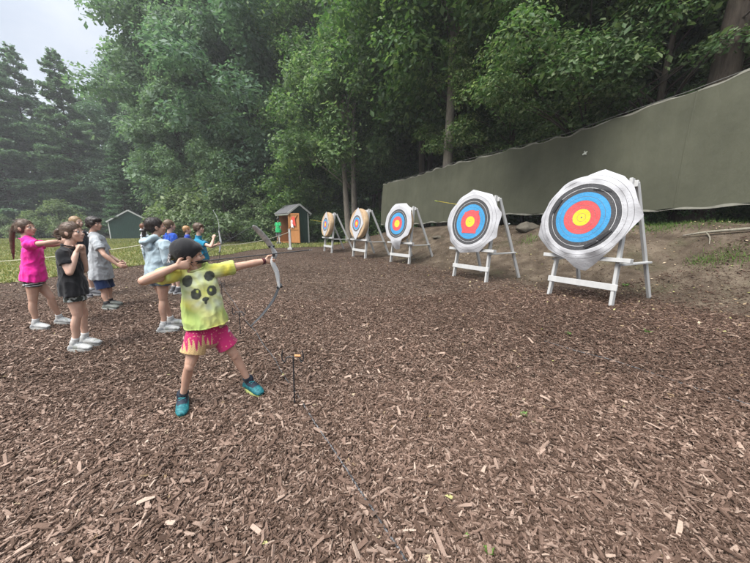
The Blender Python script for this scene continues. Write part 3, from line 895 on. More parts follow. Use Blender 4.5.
TG = [  # px of the point midway between the front feet, kind, tilt of the face in its plane
    (328, 252.0), (359, 257.3), (399.5, 263.3), (469.0, 279.2), (577.5, 299.5)]
TPOS = [ground(*p) for p in TG]
def ngon(n, r, ph, jit, seed):
    rg = np.random.default_rng(seed)
    return [(r * (1 + rg.uniform(-jit, jit)) * math.cos(ph + 6.283 * k / n), r * (1 + rg.uniform(-jit, jit)) * math.sin(ph + 6.283 * k / n)) for k in range(n)]
EL = ['white wooden easel furthest away, nearest the open hut', 'white wooden easel of the second furthest target', 'white wooden easel of the middle target', 'white wooden easel holding the target with the square red patch', 'white wooden easel nearest the camera, under the largest looking target']
TLB = ['smallest looking tan round target, furthest away, with a pale diamond paper face', 'tan round target with white diamond paper face, second furthest away', 'middle target with white octagonal cloth face hanging to a point below',
       'white cloth covered target with a square red patch at its centre', 'largest looking target, nearest the camera, with a wrinkled white cloth face']
easel0 = make_easel()
TFR = []
for i, p in enumerate(TPOS):
    e = easel0 if i == 0 else copy_tree(easel0)
    yaw = YAWZ + (0, .05, .09, .02, -.04)[i]
    e.location = p; e.rotation_euler = (0, 0, yaw)
    tag(e, EL[i], 'easel', 'white wooden target easels in a row')
    Rz = Matrix.Rotation(yaw, 3, 'Z')
    BR = .56; th_ = .19 if i < 3 else .15
    ctr = V(((0, 0, -.04, -.02, -.07)[i], 0, 0)) + legp(0, .66) + NNm * (.045 + th_ / 2) + UU * (.033 + BR)
    Wf = lambda v, Rz=Rz, p=p: Rz @ v + p
    t = empty('archery_target', Wf(ctr - UU * BR)); tag(t, TLB[i], 'target', 'archery targets in a row')
    # butt: a disc of pressed straw/foam with soft rounded rim
    mb = MB(); S = 72; prof = [(0, -.5), (BR * .5, -.5), (BR - .03, -.5), (BR - .008, -.42), (BR, -.2), (BR + .004, 0), (BR, .2), (BR - .008, .42), (BR - .03, .5), (BR * .5, .5), (0, .5)]
    rg = np.random.default_rng(i + 90); vs = []; fs = []
    for r, z in prof[1:-1]:
        for k in range(S):
            a = 6.2832 * k / S; rr = r * (1 + (.006 * math.sin(5 * a + i) + .004 * math.sin(11 * a)) * (r > BR * .6))
            vs.append(Wf(ctr + V((rr * math.cos(a), 0, 0)) + UU * (rr * math.sin(a)) + NNm * (z * th_)))
    nrg = len(prof) - 2
    for a in range(nrg - 1):
        for k in range(S): fs.append((a * S + k, a * S + (k + 1) % S, (a + 1) * S + (k + 1) % S, (a + 1) * S + k))
    fs.append(tuple(range(S))[::-1]); fs.append(tuple((nrg - 1) * S + k for k in range(S)))
    mb.add(vs, fs); build(mb, 'butt', TAN.m if i < 3 else GREYB, t)
    Mf = lambda x, y, z, Wf=Wf, ctr=ctr, th_=th_: Wf(ctr + V((x, 0, 0)) + UU * y + NNm * (th_ / 2 + z))
    if i == 0:
        poly = [(.0, .70), (.46, .12), (.40, -.2), (.05, -.60), (-.05, -.62), (-.44, -.12), (-.44, .12)]; rings = rings_small(); R = .375
    elif i == 1:
        poly = [(.02, .70), (.30, .40), (.56, 0), (.40, -.22), (.06, -.70), (-.10, -.62), (-.52, -.06), (-.50, .10)]; rings = rings_small(); R = .375
    elif i == 2:
        poly = [(.3, .74), (.60, .56), (.70, .25), (.74, -.12), (.62, -.42), (.36, -.55), (.12, -.92), (-.12, -.96), (-.30, -.60), (-.60, -.44), (-.72, -.1), (-.72, .25), (-.55, .52), (-.25, .74)]; rings = [(r, m_) for r, m_ in rings_full() if r < .82]; R = .57
    elif i == 3:
        poly = ngon(9, .70, .25, .03, 4); rings = rings_full(); R = .62
    else:
        k_ = .60
        poly = [(x * k_, y * k_) for x, y in ((.25, 1.17), (.70, .93), (.92, .70), (1.18, .03), (.98, -.40), (.73, -.80), (.22, -1.33), (.02, -1.28), (-.23, -1.06), (-.75, -.85), (-1.12, -.46), (-1.03, -.05), (-.86, .42), (-.55, .84))]; rings = rings_full(); R = .625
    if i < 3: poly = [(x * .855, y * .855) for x, y in poly]
    mb = face_mesh(R, rings, poly, Mf, i + 3, br=BR, bend=i >= 2, off=.014)
    build(mb, 'target_face', PM, t, smooth=True)
    if i == 3:
        sq = [(.20, .23), (-.17, .21), (-.19, -.24), (.18, -.25)]
        mb = face_mesh(.57, [(.02, 5), (.10 - W_, 0), (.10, 5), (.20, 0), (.20 + W_, 5), (.26, 1)], sq, lambda x, y, z: Mf(x, y, z + .0045), i + 3, bend=False, off=.014, paper=1)
        build(mb, 'centre_patch', PM, t, smooth=True)
    if i == 4:
        for (x0, y0, x1, y1, w0) in ((.30, -.36, .46, -.22, .055), (.12, -.50, .30, -.40, .05), (-.52, .12, -.40, .34, .04), (.10, .49, .36, .43, .035)):
            mb = MB().add([*[Mf(a_ * .86, b_ * .86, .034) for a_, b_ in ((x0, y0), (x0 + w0, y0 - w0 * .6), (x1 + w0 * .8, y1 - w0 * .2), (x1, y1))]] + [*[Mf(a_ * .86, b_ * .86, .020) for a_, b_ in ((x0, y0), (x0 + w0, y0 - w0 * .6), (x1 + w0 * .8, y1 - w0 * .2), (x1, y1))]], [(0, 1, 2, 3), (0, 1, 5, 4), (1, 2, 6, 5), (2, 3, 7, 6), (3, 0, 4, 7)])
            build(mb, 'repair_patch', TAPE, t)
    TFR.append((Mf, R))

# arrows
def arrow(tip, direction, length, mats, label, group=None, rr=.0038, vane=.045):
    d = V(direction).normalized(); tip = V(tip); nock = tip - d * length
    o = empty('arrow', nock)
    build(MB().tube([nock, tip], [rr, rr], seg=8), 'shaft', mats[0], o)
    a = d.orthogonal().normalized(); b_ = d.cross(a)
    for k in range(3):
        e = a * math.cos(k * 2.094) + b_ * math.sin(k * 2.094); w_ = d.cross(e) * .0008
        s0 = nock + d * .03; s1 = nock + d * (.03 + vane * 1.6)
        vs = [s0 + e * rr + w_, s0 + e * (rr + .013) + d * .01 + w_, s1 + e * (rr + .004) + w_, s1 + e * rr + w_]
        mb = MB().add(vs + [v - w_ * 2 for v in vs], [(0, 1, 2, 3), (7, 6, 5, 4), (0, 4, 5, 1), (1, 5, 6, 2), (2, 6, 7, 3)]); build(mb, 'vane', mats[1], o)
    build(MB().tube([nock - d * .008, nock + d * .012], [rr * 1.15, rr * 1.05], seg=8), 'nock', mats[1], o)
    build(MB().tube([tip - d * .01, tip + d * .018], [rr * 1.2, rr * .3], seg=8, dome=False), 'point', mats[2], o)
    return tag(o, label, 'arrow', group)
YEL = simple('arrow_yellow', (.55, .45, .06), .45); STEEL = simple('steel', (.3, .3, .3), .35, metal=.9); BLK = simple('black_plastic', (.02, .02, .022), .4, .4)
GRN = simple('vane_green', (.35, .5, .12), .5)
n3 = V((NX, NY, 0))
for (i, x, y, dr, lb) in ((3, -.46, .40, (.9, .40, -.10), 'yellow arrow stuck in the upper rim of the target with the square red patch'), (0, -.36, .13, (.85, .42, -.13), 'yellow arrow stuck in the rim of the smallest looking, furthest target')):
    Mf = TFR[i][0]; tp = Mf(x, y, 0)
    arrow(tp + V(dr).normalized() * .06, dr, .66, (YEL, GRN, STEEL), lb, 'arrows stuck in the targets', .0055)

# ------------------------------------------------------------------ sheds
def siding(name, c):
    m = Mat(name); wv_ = m.new('TexWave', wave_type='BANDS', bands_direction='X'); wv_.inputs['Scale'].default_value = 2.2
    m.link(m.coords(), wv_.inputs['Vector'])
    n = m.noise(4, 5, .6, stretch=(3, 3, .5))
    m.color(m.mix(1.0, c, m.ramp(n, [(.3, (.75,) * 3), (.7, (1.2,) * 3)]), 'MULTIPLY')); m.rough(.75, .2)
    m.bump(m.ramp(wv_.outputs['Fac'], [(.0, (0,) * 3), (.12, (1,) * 3)]), .6, .01); return m.m
GREEN_W = siding('green_siding', (.022, .052, .042)); TRIM = simple('white_trim', (.48, .49, .48), .6, var=.15)
SHING = simple('grey_shingle', (.095, .095, .10), .9, var=.5, scale=18); WOOD = simple('orange_wood', (.36, .16, .056), .6, var=.3, scale=5, stretch=(6, 6, .6))
def prism(mb, w, d, h0, h1, x0=0.0):
    vs = [(-w / 2, -d / 2, 0), (w / 2, -d / 2, 0), (w / 2, -d / 2, h0), (0, -d / 2, h1), (-w / 2, -d / 2, h0)]
    vs += [(x, d / 2, z) for x, _, z in vs]
    return mb.add(vs, [(0, 1, 2, 3, 4), (9, 8, 7, 6, 5), (0, 5, 6, 1), (1, 6, 7, 2), (4, 3, 8, 9), (3, 2, 7, 8), (0, 4, 9, 5)])
def roof_slabs(o, w, d, h0, h1, oh, th, mat, trim):
    sl = math.atan2(h1 - h0, w / 2)
    for s in (-1, 1):
        rf = MB(); e = w / 2 + oh
        dx = V((s * math.cos(sl), 0, -math.sin(sl))); nn_ = V((s * math.sin(sl), 0, math.cos(sl)))
        p0 = V((0, 0, h1 + .012)); p1 = p0 + dx * (e / math.cos(sl)); q_ = []
        for y in (-d / 2 - oh, d / 2 + oh):
            q_ += [p0 + V((0, y, 0)), p1 + V((0, y, 0)), p1 + nn_ * th + V((0, y, 0)), p0 + nn_ * th + V((0, y, 0))]
        rf.add(q_, [(0, 1, 2, 3), (7, 6, 5, 4), (0, 4, 5, 1), (1, 5, 6, 2), (2, 6, 7, 3), (3, 7, 4, 0)])
        build(rf, 'roof', mat, o)
        tr = MB()
        for y in (-d / 2 - oh - .016, d / 2 + oh + .016):
            c0 = p0 - nn_ * .05; c1 = p1 - nn_ * .05
            qq = []
            for yy in (y - .012, y + .012): qq += [c0 + V((0, yy, 0)), c1 + V((0, yy, 0)), c1 + nn_ * (th + .065) + V((0, yy, 0)), c0 + nn_ * (th + .065) + V((0, yy, 0))]
            tr.add(qq, [(0, 1, 2, 3), (7, 6, 5, 4), (0, 4, 5, 1), (1, 5, 6, 2), (2, 6, 7, 3), (3, 7, 4, 0)])
        tr.beam(p1 + dx * .014 - nn_ * .06 + V((0, -d / 2 - oh, 0)), p1 + dx * .014 - nn_ * .06 + V((0, d / 2 + oh, 0)), .10, .026, tuple(dx))
        build(tr, 'trim', trim, o)
# far green shed
o = empty('shed'); w_, d_, h0, h1 = 3.75, 5.0, 1.95, 3.15
build(prism(MB(), w_, d_, h0, h1), 'wall', GREEN_W, o)
roof_slabs(o, w_, d_, h0, h1, .10, .07, SHING, TRIM)
for s in (-1, 1): build(MB().box((s * (w_ / 2 - .04), -d_ / 2 - .012, h0 / 2), (.09, .02, h0 - .05)), 'corner_board', TRIM, o)
x = at(117.5, 227, 33).x; o.location = (x, 33 + 2.4, gzf(x, 33)); o.rotation_euler.z = .52
tag(o, 'dark green gabled shed with white roof trim beyond the lawn', 'shed')
# open hut: a hollow box, doorway in the long side, door swung out
o = empty('open_hut'); HW, HD, h0, h1 = 1.45, 1.75, 2.10, 2.62      # gable ends face local -y/+y, eaves along y
T_ = .05
mb = MB()
mb.box((HW / 2 - T_ / 2, 0, h0 / 2), (T_, HD - 2 * T_, h0))                     # far long wall
for s in (-1, 1):                                                       # gable ends
    y0_, y1_ = s * HD / 2, s * (HD / 2 - T_)
    vs = [(-HW / 2, y0_, 0), (HW / 2, y0_, 0), (HW / 2, y0_, h0), (0, y0_, h1), (-HW / 2, y0_, h0)]; vs += [(a_, y1_, c_) for a_, _, c_ in vs]
    mb.add(vs, [(0, 1, 2, 3, 4), (9, 8, 7, 6, 5), (0, 5, 6, 1), (1, 6, 7, 2), (4, 3, 8, 9), (3, 2, 7, 8), (0, 4, 9, 5)])
build(mb, 'wall', GREEN_W, o)
mb = MB(); mb.box((HW / 2 - T_ - .012, 0, h0 / 2), (.02, HD - 2 * T_ - .03, h0 - .1))
for s in (-1, 1): mb.box((0, s * (HD / 2 - T_ - .012), h0 / 2), (HW - T_ * 2 - .03, .02, h0 - .1))
for z in (.7, 1.25): mb.box((HW / 2 - .25, 0, z), (.34, HD - .16, .03))
build(mb, 'interior_boards', WOOD, o)
build(MB().box((0, 0, .06), (HW - .1, HD - .1, .08)), 'floor_boards', WOOD, o)
roof_slabs(o, HW, HD, h0, h1, .14, .05, SHING, TRIM)
for s in (-1, 1): build(MB().box((-HW / 2 - .014, s * (HD / 2 - .05), h0 / 2), (.024, .10, h0 - .03)), 'corner_board', TRIM, o)
for sx_ in (-1, 1): build(MB().box((sx_ * (HW / 2 - .04), -HD / 2 - .014, h0 / 2), (.08, .024, h0 - .03)), 'corner_board', TRIM, o)
build(MB().box((-HW / 2 - .014, 0, h0 - .06), (.024, HD - .20, .10)), 'lintel_board', TRIM, o)
hx, hy = -HW / 2 - .05, -HD / 2 + .06
da = math.radians(-62)                                                    # door swings out round the front corner
dd_ = V((math.cos(da), math.sin(da), 0)); dn = V((-dd_.y, dd_.x, 0))
mb = MB(); hinge = V((hx, hy, 0))
mb.beam(hinge + dd_ * .01 + V((0, 0, .95)), hinge + dd_ * .92 + V((0, 0, .95)), 1.70, .04, (0, 0, 1), bev=.003) if False else None
R3 = Matrix((dd_, dn, V((0, 0, 1)))).transposed()
mb.box(hinge + dd_ * .46 + V((0, 0, 1.06)), (.86, .035, 1.94), R3)
dr = build(mb, 'door', WOOD, o)
mb = MB()
for z in (.15, 1.0, 1.98): mb.box(hinge + dd_ * .46 - dn * .03 + V((0, 0, z)), (.88, .024, .09), R3)
mb.beam(hinge + dd_ * .08 - dn * .032 + V((0, 0, 1.04)), hinge + dd_ * .80 - dn * .032 + V((0, 0, 1.93)), .02, .08, tuple(dn))
for a_ in (.07, .85): mb.box(hinge + dd_ * a_ - dn * .03 + V((0, 0, 1.06)), (.08, .022, 1.92), R3)
build(mb, 'door_frame', simple('door_ledge', (.34, .15, .05), .6, stretch=(6, 6, .6)), dr)
HUTP = V((at(293.5, 227, 20.9).x, 20.9, 0)); HUTP.z = gzf(HUTP.x, HUTP.y)
HUTR = math.radians(42)
o.location = HUTP; o.rotation_euler.z = HUTR
tag(o, 'small dark green hut with white trim and its orange wooden door swung open', 'hut')
RH = Matrix.Rotation(HUTR, 3, 'Z')
hut = lambda v: RH @ V(v) + HUTP
# cloth hung on the open door, in red and white
mb = MB(); dp = hinge + dd_ * .45 - dn * .052
for (zc, cx_, ww, hh, mi) in ((1.50, .02, .30, .58, 0), (1.34, -.09, .18, .48, 1)):
    g = 8; vs = []; fs = []
    for layer in (0, 1):
        for j in range(g + 1):
            for i in range(g + 1):
                u_, v_ = i / g - .5, j / g - .5
                wv2 = .018 * math.sin(u_ * 14 + v_ * 3) + (.02 if mi else 0)
                vs.append(hut(dp + dd_ * (cx_ + u_ * ww * (1 - .35 * v_)) - dn * (.02 + abs(wv2) + layer * .006) + V((0, 0, zc + v_ * hh + .04 * math.cos(u_ * 5)))))
    for layer in (0, 1):
        for j in range(g):
            for i in range(g): a = layer * (g + 1) ** 2 + j * (g + 1) + i; fs.append((a, a + 1, a + g + 2, a + g + 1))
    mb.add(vs, fs, mi)
cl = build(mb, 'hanging_cloth', [simple('red_cloth', (.55, .07, .05), .8), simple('white_cloth', (.7, .68, .7), .8)], loc=hut(dp + V((0, 0, 1.05))), smooth=True)
tag(cl, 'red and white cloth hung on the open orange door', 'cloth')
mb = MB(); bp = hut((-.25, -.1, .10)); mb.ellipsoid(bp + V((0, 0, .22)), (.22, 0, 0), (0, .20, 0), (0, 0, .23)); mb.ellipsoid(bp + V((.08, .1, .52)), (.15, 0, 0), (0, .15, 0), (0, 0, .2)); mb.ellipsoid(bp + V((-.05, 0, .40)), (.17, 0, 0), (0, .13, 0), (0, 0, .16))
me = remesh(mb, .03, 3); c_ = vco(me); setco(me, c_ + vno(me) * (.03 * nz(c_, 7))[:, None])
tag(link('bundle', me, simple('navy_cloth', (.02, .035, .13), .8), loc=bp), 'dark blue cloth bundle lying inside the open hut', 'bundle')

# ------------------------------------------------------------------ rope fence
def post(px, py, h, label):
    p = ground(px, py); o = empty('rope_post', p)
    build(MB().box(p + V((0, 0, h / 2 - .05)), (.11, .11, h + .1), None, 0, .008), 'post', WHITE, o)
    build(MB().box(p + V((0, 0, .04)), (.24, .24, .10), None, 0, .01), 'foot_block', WHITE, o)
    build(MB().box(p + V((0, 0, h + .018)), (.13, .13, .03), None, 0, .008), 'cap', WHITE, o)
    tag(o, label, 'post', 'white rope fence posts'); return p + V((0, 0, h))
pA = post(290.5, 249.5, 1.05, 'white square post in front of the open hut, holding the rope')
pB = post(160, 268, .95, 'white rope post hidden behind the girl in the pale blue hoodie'); pC = pB + V((-9.0, -1.2, -.5))
ROPE_M = simple('rope_pale', (.42, .40, .30), .9, var=.2, scale=40)
def sagrope(a, b_, sag, r, n=24): return [a.lerp(b_, i / n) - V((0, 0, sag * 4 * (i / n) * (1 - i / n))) for i in range(n + 1)]
pts = sagrope(pA - V((0, 0, .12)), pB - V((0, 0, .10)), .35, .01) + sagrope(pB - V((0, 0, .10)), V((pC.x, pC.y, gzf(pC.x, pC.y) + .25)), .25, .01)[1:]
tag(build(MB().tube(pts, [.012] * len(pts), seg=6, dome=False), 'fence_rope', ROPE_M, loc=pA), 'pale rope slung from the white post across the lawn', 'rope')

# ------------------------------------------------------------------ ground ropes
def ground_rope(pxs, r, mat, label, dense=26, seed=1):
    ps = [ground(*p) for p in pxs]; pts = []
    rg = np.random.default_rng(seed)
    for i in range(len(ps) - 1):
        for k in range(dense):
            q_ = ps[i].lerp(ps[i + 1], k / dense); pts.append(V((q_.x + .006 * math.sin(q_.y * 9 + seed) + rg.normal(0, .0015), q_.y + .006 * math.sin(q_.x * 11), gzf(q_.x, q_.y) + .020 + .006 * math.sin(q_.y * 6 + q_.x * 4))))
    mb = MB()
    # two twisted strands
    for ph in (0, math.pi):
        P2 = []; acc = 0
        for i, q_ in enumerate(pts):
            nx_ = pts[min(i + 1, len(pts) - 1)]; L_ = (nx_ - q_).length; m_ = max(1, int(L_ / .012))
            for k in range(m_):
                t = k / m_; c0 = q_.lerp(nx_, t); dirn = (nx_ - q_).normalized() if L_ > 1e-6 else V((0, 1, 0)); sd = V((-dirn.y, dirn.x, 0))
                a = acc * 2 * math.pi / .045 + ph; acc += L_ / m_
                P2.append(c0 + sd * (math.cos(a) * r * .55) + V((0, 0, math.sin(a) * r * .55)))
        mb.tube(P2, [r * .62] * len(P2), seg=5, dome=False)
    return tag(build(mb, 'ground_rope', mat, loc=ps[0], smooth=True), label, 'rope')
RM = Mat('rope_speckled'); RM.color(RM.ramp(RM.noise(60, 2, .5), [(.42, (.035, .035, .037)), (.62, (.15, .15, .154))])); RM.rough(.85, .15)
ground_rope([(420, 590), (404, 562), (375, 515), (342, 467), (318, 430), (300, 401), (275, 362), (246, 321), (226, 292), (213, 272)], .0046, RM.m, 'grey speckled rope laid on the mulch as the shooting line')
ground_rope([(545, 343), (575, 352), (610, 361), (650, 374), (690, 388), (750, 408), (830, 436)], .0042, RM.m, 'grey rope lying on the dark mulch in front of the nearest easel', seed=4)

# ------------------------------------------------------------------ bow stands
IRON = simple('black_iron', (.018, .018, .02), .5, .4, var=.3)
def bow_stand(ptop, pbot, label, chip=False):
    g = ground(*pbot); T = at(ptop[0], ptop[1], g.y); h = T.z - g.z
    o = empty('bow_stand', g); tp = g + V((.01, 0, h))
    build(MB().tube([g - V((0, 0, .06)), tp], [.006, .006], seg=8), 'rod', IRON, o)
    for s in (-1, 1):
        pts = [tp, tp + V((s * .035, 0, .0)), tp + V((s * .05, -.005, -.006)), tp + V((s * .056, -.01, -.024)), tp + V((s * .063, -.012, -.032)), tp + V((s * .076, -.012, -.020)), tp + V((s * .08, -.012, .02)), tp + V((s * .072, -.012, .05))]
        build(MB().tube(pts, [.005] * len(pts), seg=7, sub=3), 'hook', IRON, o)
    tag(o, label, 'bow stand', 'black iron bow stands along the rope')
    return tp
tp = bow_stand((295.5, 357), (294.5, 405), 'black iron bow stand in front of the rope, with an orange chip on top')
bow_stand((241, 312), (240.5, 335), 'black iron bow stand behind the archer holding the bow')
bow_stand((222, 283), (222, 296), 'black iron bow stand furthest from the camera, behind the shirt of the archer')
mb = MB(); c_ = tp + V((.035, -.005, .012)); mb.box(c_, (.045, .02, .014), Matrix.Rotation(.4, 3, 'Z') @ Matrix.Rotation(.25, 3, 'Y'), 0, .003)
tag(build(mb, 'wood_chip', simple('orange_chip', (.55, .27, .12), .8), loc=c_), 'orange wood chip balanced on the nearest bow stand', 'wood chip')

# ------------------------------------------------------------------ rocks, branch, weeds, roots
ROCK = simple('rock', (.10, .088, .068), .9, var=.45, scale=7, bump=.5, dist=.02)
def rock(px, py, a, r, sq, label, seed):
    p = ground(px, py); mb = MB().ellipsoid(p + V((0, 0, r * sq * .35)), (r, 0, 0), (0, r * .7, 0), (0, 0, r * sq), 24, 16)
    me = mb.mesh('rock', True); c_ = vco(me); d = nz(c_, 2.2 / r * .5, seed) * .28 * r + nz(c_, 6 / r * .5, seed + 1) * .1 * r; setco(me, c_ + vno(me) * d[:, None])
    tag(link('rock', me, ROCK, loc=p), label, 'rock')
rock(527, 230, 0, .34, .42, 'grey boulder on the bank between the two nearest targets', 3); rock(437, 238, 0, .16, .45, 'small grey stone on the bank behind the middle target', 5)
rock(414, 259.5, 0, .06, .6, 'pale small stone on the mulch beside the middle easel', 8)
pts = [ground(683, 238) + V((0, 0, .05)), ground(705, 236.5) + V((0, 0, .08)), ground(730, 234) + V((0, 0, .07)), ground(765, 231) + V((0, 0, .06)), ground(800, 229) + V((0, 0, .03))]
o = build(MB().tube(pts, [.014, .022, .026, .030, .034], seg=8, sub=5), 'fallen_branch', BARK_P, loc=pts[0], smooth=True)
build(MB().tube([pts[1], pts[1] + V((-.02, -.1, -.09)), ground(709, 245) + V((0, 0, .02))], [.014, .011, .007], seg=6, sub=3), 'twig', BARK_P, o, smooth=True)
tag(o, 'long fallen branch lying across the dirt bank at the right', 'branch')
WEED = leaf_mat('weed_leaf', (.05, .11, .02), (.09, .17, .035), (.15, .24, .06), .3)
def weed(px, py, r, nl, label, seed):
    rg = np.random.default_rng(seed); p = ground(px, py); th = rg.uniform(0, 6.28, nl); l = r * rg.uniform(.4, 1, nl)
    cen = np.stack([p.x + np.cos(th) * l * .5, p.y + np.sin(th) * l * .5, p.z + .02 + l * .35], 1)
    nrm = np.stack([-np.cos(th) * .7, -np.sin(th) * .7, np.full(nl, .8)], 1)
    q_ = leaves(cen, nrm, np.full(nl, r * .8), rg, .3)
    tag(link('weed', leaf_obj_mesh('weed', q_), WEED, loc=p), label, 'weed', 'small green weeds in the mulch')
for a in ((489, 556, .035, 16, 'bright green sprig at the lower edge of the mulch', 1), (466, 540, .02, 7, 'tiny weed left of the bright green sprig', 2), (524, 418, .045, 10, 'small weed in the middle of the dark mulch', 3), (568, 336, .05, 9, 'yellowish weed below the nearest easel', 4),
          (625, 287, .09, 14, 'yellow green weed between the legs of the nearest easel', 5), (648, 334, .07, 8, 'small weed on the mulch right of the nearest easel', 6)): weed(*a)
PT = []
for k, (px, py, r) in enumerate(((655, 229, .22), (662, 228, .2), (738, 255, .2), (748, 257, .22), (530, 240, .18), (560, 232, .15), (700, 262, .12), (720, 258, .14), (640, 226, .3), (690, 224, .3), (720, 223, .3), (600, 226, .3))):
    rg = np.random.default_rng(200 + k); p = ground(px, py); nl = 130
    x = p.x + rg.normal(0, r * .8, nl); y = p.y + rg.normal(0, r * .8, nl); z = gz(x, y) - .005; hh = rg.uniform(.03, .11, nl)
    ln = rg.normal(0, .5, (nl, 2)) * hh[:, None]; ww = .005
    PT.append(np.stack([np.stack([x - ww, y, z], 1), np.stack([x + ww, y, z], 1), np.stack([x + ln[:, 0], y + ln[:, 1], z + hh], 1)], 1).reshape(-1, 3))
PT = np.concatenate(PT)
tag(link('bank_grass', np_mesh('bank_grass', PT, np.full(len(PT) // 3, 3), np.arange(len(PT))), WEED), 'sparse green grass growing in tufts on the bare dirt bank', 'grass', kind='stuff')
# dead leaves and pale bits strewn over the bank and the mulch
rg = np.random.default_rng(44); lx_, ly_ = scatter_frustum(5200, .9, 11, p=.5)
aa = lx_ * NX + ly_ * NY; kk = ~inpoly(lx_, ly_, LAWN) & (aa < 9.4) & ((aa > 4.5) | (rg.random(len(aa)) < .16)); lx_, ly_ = lx_[kk], ly_[kk]
Pl = np.stack([lx_, ly_, gz(lx_, ly_) + .022], 1)
DL = Mat('dead_leaf'); DL.color(DL.ramp(DL.new('NewGeometry').outputs['Random Per Island'], [(0, (.10, .06, .03)), (.5, (.21, .15, .09)), (.85, (.36, .29, .20)), (1, (.30, .32, .08))])); DL.rough(.8, .2)
tag(link('dead_leaves', leaf_obj_mesh('dead_leaves', leaves(Pl, rg.normal(0, .35, (len(Pl), 3)) + np.array([0, 0, 1.]), rg.uniform(.02, .055, len(Pl)), rg, .6, .2)), DL.m), 'dry tan leaves strewn over the bank and the mulch', 'dead leaves', kind='stuff')
# ------------------------------------------------------------------ people
SKIN_M = attr_mat('skin', .5, .35, 260, .06, .001, sss=.12, var=.07, vscale=9)
CLOTH_M = attr_mat('cloth', .85, .15, 420, .25, .0015, var=.10, vscale=6, sheen=.15)
HAIR_M = attr_mat('hair', .5, .4, 160, .4, .003, var=.3, vscale=25)
SHOE_M = attr_mat('shoe_upper', .6, .3, 300, .3, .001, var=.12, vscale=30)
SOLE_M = attr_mat('sole', .6, .3, 100, .15, .001, var=.15, vscale=25)
EYE_M = attr_mat('eye', .15, .5, 10, 0, var=0)

def nrm_(v): return V(v).normalized()

def hand(mb, W, d, n, t, s, curl=.5, spread=.0, thumb=.5):
    """W wrist, d towards the knuckles, n where the palm faces, t towards the thumb"""
    d = nrm_(d); n = V(n); n = nrm_(n - d * n.dot(d)); t = V(t); t = nrm_(t - d * t.dot(d) - n * t.dot(n))
    mb.tube([W - d * .012 * s, W + d * .02 * s, W + d * .05 * s, W + d * .076 * s], [(.023 * s, .019 * s), (.029 * s, .016 * s), (.037 * s, .014 * s), (.035 * s, .011 * s)], ref=t, seg=12)
    for k, (o, L_) in enumerate(((.027, .060), (.0095, .068), (-.0085, .063), (-.026, .050))):
        b = W + d * (.078 - .004 * abs(k - 1)) * s + t * o * s
        dd = nrm_(d + t * spread * (1.5 - k) * .3); pts = [b - d * .012 * s, b]; ang = 0
        for j, f in enumerate((.44, .32, .27)):
            ang += curl * (1.0, 1.15, .75)[j] * (1 + .06 * k)
            b = b + (dd * math.cos(ang) + n * math.sin(ang)) * (L_ * f * s); pts.append(b)
        r = (.0088, .0092, .0088, .0078)[k] * s
        mb.tube(pts, [r * 1.1, r * 1.08, r, r * .92, r * .78], seg=8)
    b = W + d * .018 * s + t * .024 * s
    p1 = b + (d * .55 + t * .75 + n * .25) * .032 * s; p2 = p1 + nrm_(d * (.95) + t * (.45 - .5 * thumb) + n * (.25 + .7 * thumb)) * .030 * s; p3 = p2 + nrm_(d * .9 + t * (.1 - .6 * thumb) + n * (.3 + .8 * thumb)) * .024 * s
    mb.tube([b, p1, p2, p3], [.0135 * s, .0115 * s, .0098 * s, .0078 * s], seg=8)

